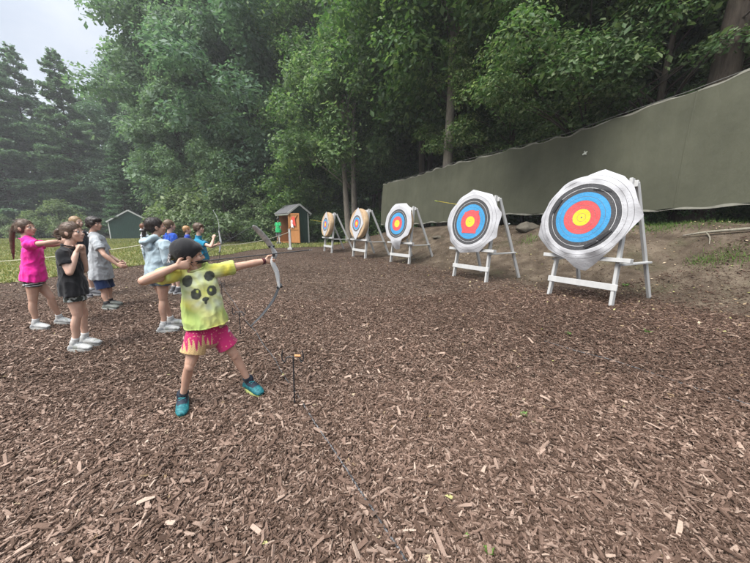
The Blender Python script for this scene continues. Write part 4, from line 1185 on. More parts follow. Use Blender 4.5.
def person_build(J, o, voxel=.006):
    """J: dict of joints in world space and look; builds the body and clothes under the Empty o"""
    k = J['k']; bulk = J.get('bulk', 1.0); hs = J.get('hs', 1.0)
    C, f, u = J['head'], nrm_(J['f']), V(J['u']); u = nrm_(u - f * u.dot(f)); r = f.cross(u)      # r = the person's right
    sL, sR = J['sL'], J['sR']; sx = nrm_(sR - sL); mid = (sL + sR) / 2
    pel = (J['hipL'] + J['hipR']) / 2; px_ = nrm_(J['hipR'] - J['hipL'])
    nb = J['neck']; ax = nrm_(mid - pel); fwd = nrm_(ax.cross(sx)) if ax.cross(sx).length else f
    fwd = nrm_(sx.cross(ax)) * -1.0
    fwd = nrm_(ax.cross(sx)); 
    if fwd.dot(J['front']) < 0: fwd = -fwd
    hw = (sR - sL).length / 2
    body = MB(); lb = J.get('legb', .94)
    # head
    E = lambda c, a, b_, c_: body.ellipsoid(c, r * a * hs, f * b_ * hs, u * c_ * hs, 16, 12)
    H = lambda a, b_, c_: C + (r * a + f * b_ + u * c_) * hs
    E(H(0, -.012, .024), .073, .091, .083)
    E(H(0, .030, -.030), .055, .056, .070)
    E(H(0, .035, -.062), .042, .045, .040)
    for s in (-1, 1):
        E(H(s * .036, .058, -.022), .022, .022, .024)                      # cheeks
        E(H(s * .030, .066, .020), .024, .013, .009)                       # brow
        E(H(s * .071, -.008, -.014), .010, .018, .026); E(H(s * .077, -.013, -.007), .006, .014, .019)
    body.tube([H(0, .078, .012), H(0, .088, -.009), H(0, .0955, -.021)], [.0062 * hs, .0072 * hs, .0098 * hs], seg=8)
    for s in (-1, 1): E(H(s * .008, .087, -.025), .0075, .009, .0065)
    E(H(0, .079, -.048), .022, .014, .0065); E(H(0, .076, -.058), .019, .014, .0065)
    E(H(0, .062, -.087), .017, .017, .015)
    body.tube([nb - u * .02 * k - ax * .03 * k, nb, C - u * .055 * hs - f * .012 * hs], [(.046 * k, .043 * k), .041 * k, .044 * hs], seg=14, sub=2)
    # torso (kept slim, clothes go over it)
    tor = [(pel - ax * .05 * k, .105, .078), (pel + ax * .05 * k, .112, .082), (pel.lerp(mid, .45), .098, .070), (pel.lerp(mid, .78), .112, .078), (mid - ax * .02 * k, .088, .052), (nb - ax * .008, .048, .043)]
    body.tube([p for p, _, _ in tor], [(a * k * bulk, b_ * k * bulk) for _, a, b_ in tor], ref=(sx + px_) * .5, seg=20, sub=3)
    for S_, El, Wr, hd, hn, ht, cu in ((sL, J['eL'], J['wL'], J['hdL'], J['hnL'], J['htL'], J.get('cuL', .5)), (sR, J['eR'], J['wR'], J['hdR'], J['hnR'], J['htR'], J.get('cuR', .5))):
        body.tube([mid.lerp(S_, .55), S_, S_.lerp(El, .4), El], [.042 * k, .045 * k * bulk, .037 * k * bulk, .030 * k * bulk], seg=12, sub=3)
        body.tube([El, El.lerp(Wr, .28), El.lerp(Wr, .65), Wr], [.030 * k * bulk, .033 * k * bulk, .027 * k, .0205 * k], seg=12, sub=3)
        hand(body, Wr, hd, hn, ht, k * J.get('hand', .92), cu)
    for hip, kn, an, to in ((J['hipL'], J['kL'], J['aL'], J['tL']), (J['hipR'], J['kR'], J['aR'], J['tR'])):
        body.tube([hip, hip.lerp(kn, .35), hip.lerp(kn, .8), kn], [.066 * k * lb, .060 * k * lb, .046 * k * lb, .039 * k * lb], seg=14, sub=3)
        kd = nrm_(kn - hip); back = -fwd
        cal = kn.lerp(an, .32) + back * .010 * k
        body.tube([kn, cal, kn.lerp(an, .7), an], [.038 * k * lb, .040 * k * lb, .029 * k * lb, .024 * k], seg=14, sub=3)
        body.ellipsoid(kn + fwd * .012 * k, sx * .030 * k, fwd * .026 * k, V((0, 0, .040 * k)))
        body.tube([an, an + V((0, 0, -.03 * k)) + V(to) * .04 * k, an + V(to) * .10 * k + V((0, 0, -.045 * k))], [.029 * k, .03 * k, .02 * k], seg=8)
    me = remesh(body, voxel, 3 if voxel < .006 else 2, .5)
    c = vco(me); sk = np.array(J['skin']); col = np.tile(sk, (len(c), 1))
    rel = c - np.array(C); R_, F_, U_ = rel @ np.array(r) / hs, rel @ np.array(f) / hs, rel @ np.array(u) / hs
    def blend(mask, cc): 
        mm = np.clip(mask, 0, 1)[:, None]; return col * (1 - mm) + np.array(cc) * mm
    ell = lambda a, b_, c_, ra, rb, rc: 1.6 - 1.6 * np.sqrt(((R_ - a) / ra) ** 2 + ((F_ - b_) / rb) ** 2 + ((U_ - c_) / rc) ** 2)
    lip = (sk[0] * .85, sk[1] * .55, sk[2] * .55)
    col = blend(ell(0, .088, -.053, .026, .03, .011) * .8, lip)
    for s in (-1, 1):
        col = blend(ell(s * .031, .08, .030, .022, .04, .0055), J['hairc'])
        col = blend(ell(s * .031, .085, .006, .016, .03, .007) * .7, tuple(sk * .45))
        col = blend(ell(s * .040, .065, -.025, .025, .04, .02) * .25, (sk[0] * 1.05, sk[1] * .8, sk[2] * .78))
    for kk in ('kL', 'kR', 'eL', 'eR'):
        dd = np.linalg.norm(c - np.array(J[kk]), axis=1); col = blend((1 - dd / (.06 * k)) * .16, (sk[0] * 1.0, sk[1] * .78, sk[2] * .75))
    bl = nz(c, 16, 31) * .6 + nz(c, 38, 32) * .4
    col = col * (1 + np.stack([.10 * bl, .19 * bl, .20 * bl], 1))
    setcol(me, col); link('body', me, SKIN_M, o)
    for s in (-1, 1):
        mb = MB().ellipsoid(H(s * .030, .0715, .004), r * .012 * hs, f * .011 * hs, u * .0095 * hs, 16, 12)
        me = mb.mesh('eye', True); c = vco(me); rel = (c - np.array(H(s * .030, .0715, .004)))
        ff = rel @ np.array(f) / (.011 * hs); setcol(me, np.where((ff > .86)[:, None], np.array([[.02, .013, .01]]), np.array([[.45, .43, .41]])))
        link('eye', me, EYE_M, o)
    return dict(C=C, f=f, u=u, r=r, H=H, k=k, hs=hs, ax=ax, sx=sx, px=px_, fwd=fwd, pel=pel, mid=mid, nb=nb)

def wrinkle(me, amp, sc_, seed, extra=None):
    c = vco(me); n = vno(me); d = nz(c, sc_, seed) * amp + nz(c, tuple(x * 2.3 for x in (sc_ if isinstance(sc_, tuple) else (sc_,) * 3)), seed + 3) * amp * .45
    if extra is not None: d = d * extra(c)
    setco(me, c + n * d[:, None])

def shirt(J, G, o, colf, name='shirt', sleeve=.58, hem=.03, loose=1.0, voxel=.006, seed=1, hood=False, length=None):
    k = G['k']; bulk = J.get('bulk', 1.0) * loose; ax, sx, pel, mid, nb = G['ax'], G['sx'], G['pel'], G['mid'], G['nb']
    mb = MB(); b0 = J.get('bulk', 1)
    hemp = pel - ax * hem * k
    hh_ = (J['hipR'] - J['hipL']).length / 2 / k + .083 * b0 * 1.06 + .012
    tor = [(hemp, max(.146 * bulk, hh_ if hem > 0 else 0), max(.120, .106 if hem > 0 else 0) * bulk), (pel.lerp(mid, .2), max(.138 * bulk, (hh_ - .012) if hem > 0 else 0), .113 * bulk), (pel.lerp(mid, .5), .125 * bulk, .096 * bulk), (pel.lerp(mid, .78), .130 * b0, .096 * b0), (mid - ax * .02 * k, .118 * b0, .076 * b0), (mid + ax * .022 * k, .085 * b0, .060 * b0), (nb + ax * .008 * k, .060, .056)]
    mb.tube([p for p, _, _ in tor], [(a * k, b_ * k) for _, a, b_ in tor], ref=(sx + G['px']) * .5, seg=28, sub=4, dome=False)
    for S_, El, Wr in ((J['sL'], J['eL'], J['wL']), (J['sR'], J['eR'], J['wR'])):
        if sleeve <= 1:
            e = S_.lerp(El, sleeve); mb.tube([mid.lerp(S_, .45), mid.lerp(S_, .92) , S_.lerp(El, .2), e], [(.058 * k * b0,) * 2, (.056 * k * b0,) * 2, (.056 * k * b0,) * 2, (.054 * k * b0 * (.6 + .4 * loose),) * 2], seg=16, sub=3, dome=False)
        else:
            mb.tube([mid.lerp(S_, .45), mid.lerp(S_, .92), S_.lerp(El, .5), El, El.lerp(Wr, .5), El.lerp(Wr, .93)], [.060 * k * b0, .060 * k * b0, .054 * k * b0, .047 * k * b0, .042 * k * b0, .036 * k * b0], seg=16, sub=3, dome=False)
    if hood:
        b_ = nb - G['fwd'] * .045 * k
        mb.tube([b_ + sx * .085 * k + ax * .01 * k, b_ - G['fwd'] * .05 * k - ax * .045 * k, b_ - sx * .085 * k + ax * .01 * k], [(.036 * k, .030 * k), (.055 * k, .036 * k), (.036 * k, .030 * k)], seg=12, sub=5)
        mb.ellipsoid(b_ - G['fwd'] * .04 * k - ax * .075 * k, sx * .085 * k, G['fwd'] * .028 * k, ax * .075 * k)
    me = remesh(mb, voxel, 3)
    wrinkle(me, .010 * k, (7, 7, 4.2), seed)
    c = vco(me); q1 = nz(c, (13, 13, 9), seed + 11); q2 = nz(c, (24, 24, 15), seed + 12)
    setco(me, c + vno(me) * (.016 * k * (.35 - np.abs(q1)) + .0075 * k * (.3 - np.abs(q2)))[:, None])
    c = vco(me); n = vno(me)
    # cloth gathers in soft vertical folds towards the hem
    h_ = np.clip(1 - ((c - np.array(hemp)) @ np.array(ax)) / (.26 * k), 0, 1); th = np.arctan2((c - np.array(hemp)) @ np.array(G['fwd']), (c - np.array(hemp)) @ np.array(sx))
    side = np.abs((c - np.array(hemp)) @ np.array(sx)) < .2 * k
    setco(me, c + n * (.0042 * k * h_ ** 1.3 * np.sin(th * 9 + seed + 2 * np.sin(3 * th)) * side)[:, None])
    c = vco(me); setcol(me, colf(c, vno(me)) if callable(colf) else np.tile(np.array(colf), (len(c), 1)))
    so_ = link(name, me, CLOTH_M, o)
    if not hood:
        up_ = nrm_(G['C'] - nb); e1 = nrm_(sx - up_ * sx.dot(up_)); e2 = up_.cross(e1); q = nb + ax * .012 * k
        ring = [q + e1 * (.056 * k * math.cos(a)) + e2 * (.053 * k * math.sin(a)) - G['fwd'] * .0 for a in [6.2832 * i / 28 for i in range(29)]]
        cm = MB().tube(ring, [.0065 * k] * 29, seg=8, dome=False).mesh('collar', True)
        cc = colf(vco(cm), vno(cm)) if callable(colf) else np.tile(np.array(colf), (len(cm.vertices), 1)); setcol(cm, cc * .9); link('collar', cm, CLOTH_M, so_)
    return so_

def shorts(J, G, o, colf, name='shorts', leg=.6, loose=1.0, voxel=.006, seed=5):
    k = G['k']; b0 = J.get('bulk', 1.0); ax, pel = G['ax'], G['pel']; mb = MB()
    mb.tube([pel - V((0, 0, .07 * k)), pel - ax * .0 * k, pel + ax * .12 * k], [(.106 * k * b0, .086 * k * b0), (.116 * k * b0, .088 * k * b0), (.106 * k * b0, .080 * k * b0)], ref=G['px'], seg=24, sub=3, dome=False)
    for hip, kn in ((J['hipL'], J['kL']), (J['hipR'], J['kR'])):
        d = nrm_(kn - hip); e = hip.lerp(kn, leg)
        mb.tube([hip + V((0, 0, .03 * k)) - d * .01, hip.lerp(e, .5), e], [(.074 * k * b0,) * 2, (.078 * k * b0 * loose,) * 2, (.083 * k * b0 * loose,) * 2], seg=18, sub=3, dome=False)
    me = remesh(mb, voxel, 2); wrinkle(me, .008 * k, (9, 9, 5), seed)
    c = vco(me); setcol(me, colf(c, vno(me)) if callable(colf) else np.tile(np.array(colf), (len(c), 1)))
    return link(name, me, CLOTH_M, o)

def shoes(J, G, o, colf, solec, sock=None, sockh=.075, voxel=.006, lace=None, size=1.0):
    k = G['k'] * size
    for an, to in ((J['aL'], J['tL']), (J['aR'], J['tR'])):
        t = nrm_((to[0], to[1], 0)); s = V((-t.y, t.x, 0)); Z = V((0, 0, 1))
        gz_ = gzf(an.x, an.y) + .012
        base = V((an.x, an.y, gz_)) - t * .045 * k
        if sock is not None:
            mb = MB().tube([V((an.x, an.y, gz_ + .05 * k)), an, an + nrm_(J['kL'] - J['aL'] if an is J['aL'] else J['kR'] - J['aR']) * sockh * k], [.034 * k, .0315 * k, .0335 * k], seg=16, sub=4, dome=False)
            me = mb.mesh('sock', True); wrinkle(me, .003, 40, 4); setcol(me, sock); link('sock', me, CLOTH_M, o)
        mb = MB()
        mb.tube([base + Z * .030 * k, base + t * .05 * k + Z * .045 * k, base + t * .11 * k + Z * .042 * k, base + t * .165 * k + Z * .033 * k, base + t * .195 * k + Z * .027 * k],
                [(.034 * k, .034 * k), (.038 * k, .043 * k), (.041 * k, .038 * k), (.042 * k, .027 * k), (.032 * k, .020 * k)], ref=s, seg=16, sub=3)
        mb.tube([base + t * .035 * k + Z * .05 * k, V((an.x, an.y, gz_)) + Z * .092 * k - t * .004 * k], [(.037 * k, .047 * k), (.037 * k, .042 * k)], ref=s, seg=14)
        me = remesh(mb, min(voxel, .005), 2)
        c = vco(me); L_ = (c - np.array(base)) @ np.array(t) / k; Hh = (c[:, 2] - gz_) / k
        setcol(me, colf(L_, Hh, c) if callable(colf) else np.tile(np.array(colf), (len(c), 1)))
        sh_ = link('shoe', me, SHOE_M, o)
        mb = MB(); out = []
        for a in range(28):
            th = 2 * math.pi * a / 28; l = .078 + .128 * math.cos(th); wv_ = math.sin(th) * (.040 + .008 * math.cos(th + .4))
            out.append(base + t * (l + .0) * k + s * wv_ * k)
        vs = [q + Z * (-.012) for q in out] + [q * 1.0 + Z * (.022 * k) + t * 0 for q in out]
        mb.add(vs, [tuple(range(28))[::-1], tuple(range(28, 56))] + [(i, (i + 1) % 28, 28 + (i + 1) % 28, 28 + i) for i in range(28)])
        me = mb.mesh('sole'); setcol(me, solec); link('sole', me, SOLE_M, sh_)
        if lace is not None:
            mb = MB()
            pts = []
            for i in range(9):
                l = .085 + .008 * i; zz = .083 - .0042 * i + .004
                pts.append(base + t * l * k + s * (.020 * (1 if i % 2 else -1)) * k + Z * zz * k)
            mb.tube(pts, [.0028 * k] * len(pts), seg=6); me = mb.mesh('lace', True); setcol(me, lace); link('lace', me, SOLE_M, sh_)

def hair(J, G, o, color, style, voxel=.006, seed=3, extra=None):
    H, r, f, u, hs = G['H'], G['r'], G['f'], G['u'], G['hs']; mb = MB()
    E = lambda c, a, b_, c_: mb.ellipsoid(c, r * a * hs, f * b_ * hs, u * c_ * hs, 20, 14)
    if style in ('pulled', 'bun'):
        E(H(0, -.017, .031), .0795, .093, .0885)
        for s in (-1, 1): E(H(s * .047, -.030, -.005), .033, .062, .062)
    elif style == 'short':
        E(H(0, -.026, .034), .083, .099, .092); E(H(0, -.055, -.01), .070, .058, .062)
    elif style == 'mop':
        E(H(0, -.022, .038), .088, .102, .094); E(H(0, -.055, -.01), .077, .062, .066)
        E(H(.02, .052, .070), .055, .040, .034); E(H(-.025, .050, .066), .050, .038, .034)
        for s in (-1, 1): E(H(s * .072, -.004, .012), .018, .050, .042)
    elif style == 'long':
        E(H(0, -.026, .032), .085, .100, .092); E(H(0, -.065, -.06), .072, .045, .11)
    if extra: extra(mb, H, r, f, u, hs)
    me = remesh(mb, voxel, 3)
    c = vco(me); rel = c - np.array(H(0, -.03, .0)); R_, F_, U_ = rel @ np.array(r), rel @ np.array(f), rel @ np.array(u)
    th = np.arctan2(R_, F_); st = np.stack([np.cos(th) * 2.6, np.sin(th) * 2.6, U_ * 6], 1)
    g = nz(st, 5.5, seed) * .5 + nz(st, 11, seed + 1) * .5
    setco(me, c + vno(me) * (g * (.006 if style in ('mop', 'long') else .0032))[:, None])
    cc = np.array(color)[None] * (1 + .55 * nz(st, 9, seed + 5))[:, None].clip(.4, 1.7)
    setcol(me, cc); c2 = vco(me).copy(); n2 = vno(me).copy(); hr = link('hair', me, HAIR_M, o)
    # loose strands break up the outline
    rg = np.random.default_rng(seed); mb = MB(); U2 = (c2 - np.array(H(0, -.03, 0))) @ np.array(u) / hs
    cand = np.where(U2 > -.08)[0]
    for i in rg.choice(cand, min(len(cand), 260 if voxel < .006 else 70), replace=False):
        p = V(c2[i]); n = V(n2[i]); d = (-u * .15 - f) if style in ('pulled', 'bun') else (-u * .8 - f * .5); d = nrm_(d - n * d.dot(n) * .96 + V(rg.normal(0, .22, 3))); L_ = rg.uniform(.025, .08) * hs
        mb.tube([p - n * .003, p + d * L_ * .5 + n * .0022, p + d * L_ + n * rg.uniform(-.004, .006)], [.0016, .0012, .0004], seg=4, dome=False)
    me = mb.mesh('strands'); setcol(me, color); link('strands', me, HAIR_M, hr)
    return hr

def tailpts(mb, pts, rad): mb.tube(pts, rad, seg=12, sub=4)

UPV = V((0, 0, 1))
def template(base, h, yaw, armf=.0):
    """a standing child, h tall; yaw = facing direction (angle from +X)"""
    k = h / 1.35; F_ = V((math.cos(yaw), math.sin(yaw), 0)); R_ = V((F_.y, -F_.x, 0)); b = V(base)
    P = lambda a, c_, z: b + R_ * a * k + F_ * c_ * k + UPV * z * k
    J = dict(k=k, hs=.955 * (.8 + .2 * k), f=F_, u=UPV, front=F_, head=P(0, .02, 1.245), neck=P(0, -.005, 1.09), sL=P(-.135, 0, 1.055), sR=P(.135, 0, 1.055), hipL=P(-.075, 0, .66), hipR=P(.075, 0, .66),
             kL=P(-.085, .01, .36), kR=P(.085, .01, .36), aL=P(-.09, -.02, .075), aR=P(.09, -.02, .075), tL=F_, tR=F_,
             eL=P(-.19, -.02, .83), eR=P(.19, -.02, .83), wL=P(-.19, .08 + armf, .65 + armf), wR=P(.19, .08 + armf, .65 + armf),
             hdL=F_ * .3 - UPV + UPV * armf * 4, hdR=F_ * .3 - UPV + UPV * armf * 4, hnL=R_, hnR=-R_, htL=F_, htR=F_, cuL=.35, cuR=.35)
    return J
def new_person(base, label, cat='person', group=None):
    o = empty('person', base); return tag(o, label, cat, group)
def ankle(px, py, k, off=0):
    p = ground(px, py); p.z += .072 * k; return p

# ------------------------------------------------------------------ 1. the archer
YA = 2.06
J = dict(k=.95, hs=.91, bulk=.96, legb=.90)
AD = nrm_((.75, .66, .02))                               # where the arrow points
J['skin'] = (.52, .315, .23); J['hairc'] = (.035, .022, .015)
J['head'] = at(189.5, 255, 2.02); J['f'] = nrm_((.80, .56, -.06)); J['u'] = V((-.03, -.10, 1)); J['neck'] = at(197, 270, 2.05)
J['front'] = V((.15, -1, 0))
J['sR'] = at(177.5, 273, 1.99); J['sL'] = at(217.5, 271, 2.12)
J['eR'] = at(143, 281, 1.74); J['wR'] = at(176, 266.5, 1.91)
J['eL'] = at(247, 264.5, 2.28); J['wL'] = at(265, 261, 2.40)
J['hipR'] = at(198.5, 334, 2.03); J['hipL'] = at(219, 333, 2.13)
J['kR'] = at(189.5, 366, 1.96); J['kL'] = at(234.5, 355, 2.16)
gR = ground(184, 407); gL = ground(250, 391)
J['aR'] = V((gR.x, gR.y, gR.z + .085)); J['aL'] = V((gL.x, gL.y, gL.z + .085))
J['tR'] = nrm_((.50, -.86, 0)); J['tL'] = nrm_((.75, -.55, 0))
J['hdR'] = nrm_((.80, .50, .12)); J['hnR'] = nrm_((-.35, .75, .1)); J['htR'] = V((0, 0, 1)); J['cuR'] = .95
J['hdL'] = AD; J['hnL'] = nrm_((.55, -.83, -.05)); J['htL'] = nrm_((.1, -.2, 1)); J['cuL'] = 1.05
base = (gR + gL) / 2
ARCHER = new_person(base, 'child in a yellow panda shirt and black cap, drawing a grey bow')
VX = .0038
G = person_build(J, ARCHER, VX)
# shirt print, laid out in the plane of the chest
ctr = at(206, 292, 2.0); ux = nrm_(J['sL'] - J['sR']); uz = nrm_(G['ax'] - ux * G['ax'].dot(ux)); fn = ux.cross(uz)
if fn.dot(J['front']) < 0: fn = -fn
def plane_xy(px, py):
    a, b_ = ray(px, py); d = V((a, 1, b_)); o_ = V((0, 0, CAMZ)); c0 = ctr + fn * .095
    t = (c0 - o_).dot(fn) / d.dot(fn); p = o_ + d * t - ctr
    return p.dot(ux), p.dot(uz)
PAN = [(187.3, 284.5, 4.6, 6.6, -.35), (210.5, 279, 5.2, 5.6, -.5), (196.3, 297.3, 4.8, 6.3, -.25), (212.8, 294.0, 5.0, 5.9, .3), (206.2, 302, 3.4, 2.4, .1), (206.4, 304.6, 1.5, 2.8, 0)]
HIL = [(197.6, 294.3, 1.3, 1.8, 0), (211.8, 293.0, 1.4, 1.8, 0)]
SCL = 2.0 / 290
def tie_dye(c, n):
    rel = c - np.array(ctr); x, z = rel @ np.array(ux), rel @ np.array(uz)
    q = nz(c, 5.5, 3) + .5 * nz(c, 13, 4); rad = np.sqrt(x ** 2 + (z * 1.1) ** 2) + .05 * q; th = np.arctan2(z, x)
    ray_ = np.sin(th * 11 + 3 * nz(c, 6, 8)) * .5 + .5
    yel, grn, wht, lem = np.array([.62, .55, .085]), np.array([.38, .52, .16]), np.array([.60, .66, .50]), np.array([.57, .60, .20])
    w_ = np.clip(1.25 - np.abs(rad - .10) / .075, 0, 1) * (.45 + .55 * ray_)
    y_ = np.clip((q + .30 + .5 * ray_ - .2) * 1.5, 0, 1); g_ = np.clip((nz(c, 7, 21) + .15) * 2.0 + np.clip((rad - .2) * 3, 0, 1), 0, 1)
    col = lem[None] * (1 - y_[:, None]) + yel[None] * y_[:, None]
    col = col * (1 - g_[:, None] * .85) + grn[None] * g_[:, None] * .85
    col = col * (1 - w_[:, None] * .8) + wht[None] * w_[:, None] * .8
    front = (n @ np.array(fn)) > .15
    def blob(lst, cc, soft):
        nonlocal col
        for (px, py, a, b_, rot) in lst:
            cx, cz = plane_xy(px, py); dx, dz = x - cx, z - cz; cr, sr = math.cos(rot), math.sin(rot)
            e = np.sqrt(((dx * cr + dz * sr) / (a * SCL)) ** 2 + ((-dx * sr + dz * cr) / (b_ * SCL)) ** 2)
            m_ = np.clip((1 - e + .10 * nz(c, 70, 9)) / soft, 0, 1) * front * (.97 - .10 * np.clip(nz(c, 45, 10), 0, 1)); col = col * (1 - m_[:, None]) + np.array(cc) * m_[:, None]
    blob(PAN, (.045, .05, .045), .12); blob(HIL, (.50, .55, .12), .3)
    return col
shirt(J, G, ARCHER, tie_dye, 'shirt', .52, -.085, 1.14, VX, 2)
ax_l = nrm_(J['kR'] - J['hipR'])
def drip(c, n):
    pink, wafl = np.array([.42, .022, .115]), np.array([.56, .38, .18])
    rel = c - np.array((J['hipR'] + J['hipL']) / 2); x = rel @ np.array(ux); z = rel[:, 2]
    cells = (np.abs(np.sin((x + z) * 190)) < .28) | (np.abs(np.sin((x - z) * 190)) < .28)
    w_ = np.where(cells[:, None], wafl * .72, wafl)
    edge = -.030 - .036 * np.sin(x * 215 + 1.2) - .020 * np.sin(x * 83 + 2)
    isw = (z < edge) & (x < .015)
    dots = nz(c, 95, 5) > .48
    pk = np.where(dots[:, None], np.array([[.62, .30, .22]]), pink)
    col = np.where(isw[:, None], w_, pk)
    lx_, lz_ = at(232, 335, 2.06), None
    rl = c - np.array(at(232.5, 334.5, 2.03)); a_, b_ = rl @ np.array(ux), rl[:, 2]
    tri = (b_ > -.016) & (np.abs(a_ + .003) < (.018 - b_) * .5) & ~((b_ > -.008) & (b_ < -.002) & (np.abs(a_) < .004)) & ((n @ np.array(fn)) > 0)
    return np.where(tri[:, None], np.array([[.6, .55, .55]]), col)
shorts(J, G, ARCHER, drip, 'shorts', .60, 1.10, VX, 6)
def teal(L_, Hh, c):
    col = np.tile(np.array([.010, .105, .125]), (len(c), 1)); lt = nz(c, 60, 2) > .12
    col[lt] = (.022, .17, .19)
    dark = (Hh > .075) | ((np.abs(L_ - .10) < .045) & (Hh > .062)); col[dark] = (.012, .02, .035); col[(L_ < .0) & (Hh < .07)] = (.015, .03, .045)
    return col
shoes(J, G, ARCHER, teal, (.52, .58, .20), (.012, .016, .025), .050, .004, (.04, .35, .38), 1.10)
def cap_hat():
    H, r, f, u, hs = G['H'], G['r'], G['f'], G['u'], G['hs']
    mb = MB(); mb.ellipsoid(H(0, -.026, .034), r * .090 * hs, f * .104 * hs, u * .096 * hs, 26, 18); mb.ellipsoid(H(0, .008, .052), r * .080 * hs, f * .082 * hs, u * .058 * hs, 24, 16)
    me = remesh(mb, .004, 3); c = vco(me); U_ = (c - np.array(H(0, 0, 0))) @ np.array(u); F_ = (c - np.array(H(0, 0, 0))) @ np.array(f); R_ = (c - np.array(H(0, 0, 0))) @ np.array(r)
    low = -.042 * hs + 1.0 * (F_ + .01).clip(0, None)                                                      # the lower rim rises towards the forehead
    c = c.copy(); d = (low - U_).clip(0, None); c += d[:, None] * np.array(u)[None]; setco(me, c)
    setco(me, vco(me) + vno(me) * (.0012 * np.sin(np.arctan2(R_, F_ + .02) * 3) ** 8 * -1 + .003 * nz(c, 18, 2))[:, None])
    setcol(me, (.020, .020, .022)); cp = link('cap', me, CLOTH_M, ARCHER)
    # white dotted kerchief trim hanging behind the cap
    vs = []; fs = []; nU, nV = 26, 9
    for layer in (0, 1):
        for i in range(nU):
            a = math.radians(150 + 95 * i / (nU - 1))
            for j in range(nV):
                v_ = j / (nV - 1); rr = 1.0 + .10 * v_ + .02 * math.sin(i * .9) * v_ - layer * .03
                vs.append(H(.092 * rr * math.sin(a), -.026 + .106 * rr * math.cos(a), .012 - .066 * v_ + .006 * math.sin(i * .8) * v_))
    for layer in (0, 1):
        for i in range(nU - 1):
            for j in range(nV - 1): b_ = layer * nU * nV + i * nV + j; fs.append((b_, b_ + 1, b_ + nV + 1, b_ + nV))
    mb = MB().add(vs, fs); me = mb.mesh('kerchief', True)
    m = Mat('dotted_cloth'); vo = m.new('TexVoronoi', feature='F1'); vo.inputs['Scale'].default_value = 120; m.link(m.coords(), vo.inputs['Vector'])
    m.color(m.ramp(vo.outputs['Distance'], [(.30, (.62, .60, .60)), (.42, (.06, .055, .06))])); m.rough(.85, .1)
    link('kerchief', me, m.m, cp)
cap_hat()
hair(J, G, ARCHER, (.03, .019, .013), 'none', .005, 4, lambda mb, H, r, f, u, hs: (mb.ellipsoid(H(0, -.03, .02), r * .082 * hs, f * .085 * hs, u * .075 * hs), mb.ellipsoid(H(0, .06, .058), r * .052 * hs, f * .026 * hs, u * .022 * hs)))
wp = J['wL'].lerp(J['eL'], .10); wd = nrm_(J['eL'] - J['wL'])
mb = MB().tube([wp - wd * .012, wp + wd * .012], [.0265, .0265], seg=18, dome=False); me = mb.mesh('wristband', True); setcol(me, (.07, .015, .018)); link('wristband', me, CLOTH_M, ARCHER)

# bow, string and arrow of the archer
SILV = Mat('riser_camo'); SILV.color(SILV.ramp(SILV.noise(9, 4, .6), [(.35, (.24, .25, .255)), (.5, (.42, .43, .43)), (.65, (.60, .61, .605))])); SILV.rough(.5, .4); SILV = SILV.m
SILV_L = simple('limb_grey', (.50, .51, .51), .45, .5, var=.55, scale=22)
LIMB_D = simple('limb_dark', (.030, .032, .035), .4, .5, var=.2); STR = simple('bow_string', (.03, .03, .035), .7)
def ribbon(mb, pts, wids, ths, wref):
    """a flat limb: section wids x ths, width along wref"""
    mb.tube(pts, list(zip([w_ / 2 for w_ in wids], [t_ / 2 for t_ in ths])), ref=wref, seg=10, sub=5)
def bow(o, grip, utip, ltip, a, rootU, rootL, nock=None, sc_=1.0, uw=None):
    a = V(a); up = nrm_(utip - ltip); side = nrm_(a.cross(up))
    # riser: a curved bar with sight window and grip swell
    rp_ = [rootL, grip.lerp(rootL, .45) + a * .012 * sc_, grip - up * .01 * sc_, grip + up * .055 * sc_ + a * .018 * sc_ , rootU]
    mb = MB(); mb.tube(rp_, [(.019 * sc_, .010 * sc_), (.013 * sc_, .020 * sc_), (.014 * sc_, .019 * sc_), (.011 * sc_, .022 * sc_), (.020 * sc_, .010 * sc_)], ref=side, seg=12, sub=5)
    rs = build(mb, 'riser', SILV, o, smooth=True)
    build(MB().box(grip + up * .052 * sc_ + side * .016 * sc_, (.02, .014, .02)), 'arrow_rest', BLK, rs)
    for nm, root, tip in (('upper_limb', rootU, utip), ('lower_limb', rootL, ltip)):
        dv = tip - root; cv = .3 if (uw is not None and nm == 'upper_limb') else 1.0; c1 = root + dv * .35 + a * .035 * sc_ * cv; c2 = root + dv * .72 + a * .030 * sc_ * cv; c3 = root + dv * .92 + a * .004 * sc_
        mb = MB(); wide = uw is not None and nm == 'upper_limb'
        ribbon(mb, [root - nrm_(dv) * .03 * sc_, root, c1, c2, c3, tip], [.040, .043, .045, .042, .036, .022] if wide else [.044 * sc_, .044 * sc_, .042 * sc_, .034 * sc_, .022 * sc_, .013 * sc_], [.008 * sc_] * 4 + [.006 * sc_, .006 * sc_], uw if wide else side)
        build(mb, nm, SILV_L if nm == 'upper_limb' else LIMB_D, o, smooth=True)
        build(MB().tube([root - a * .012 * sc_, root + a * .022 * sc_], [.011 * sc_, .011 * sc_], seg=12), 'limb_bolt', BLK, o)
    q_ = [utip, nock, ltip] if nock is not None else [utip, ltip]
    mb = MB()
    for p0, p1 in zip(q_[:-1], q_[1:]): mb.tube([p0, p1], [.0018 * sc_, .0018 * sc_], seg=6)
    build(mb, 'bowstring', STR, o)
grip = J['wL'] + AD * .058 + nrm_(J['hnL']) * .024
NOCK = at(189.5, 262.5, 1.985)
ut, lt_ = at(253, 226, 2.20), at(250.5, 327, 2.33)
rU, rL = at(271, 246.5, 2.40), at(279, 287, 2.45)
BO = empty('bow', grip)
bow(BO, grip, ut, lt_, AD, rU, rL, NOCK, 1.0, (ut - rU).cross((rU + ut) / 2 - V((0, 0, CAMZ)) + V((.5, .2, 0))))
tag(BO, 'grey recurve bow drawn by the child in the yellow panda shirt', 'bow')
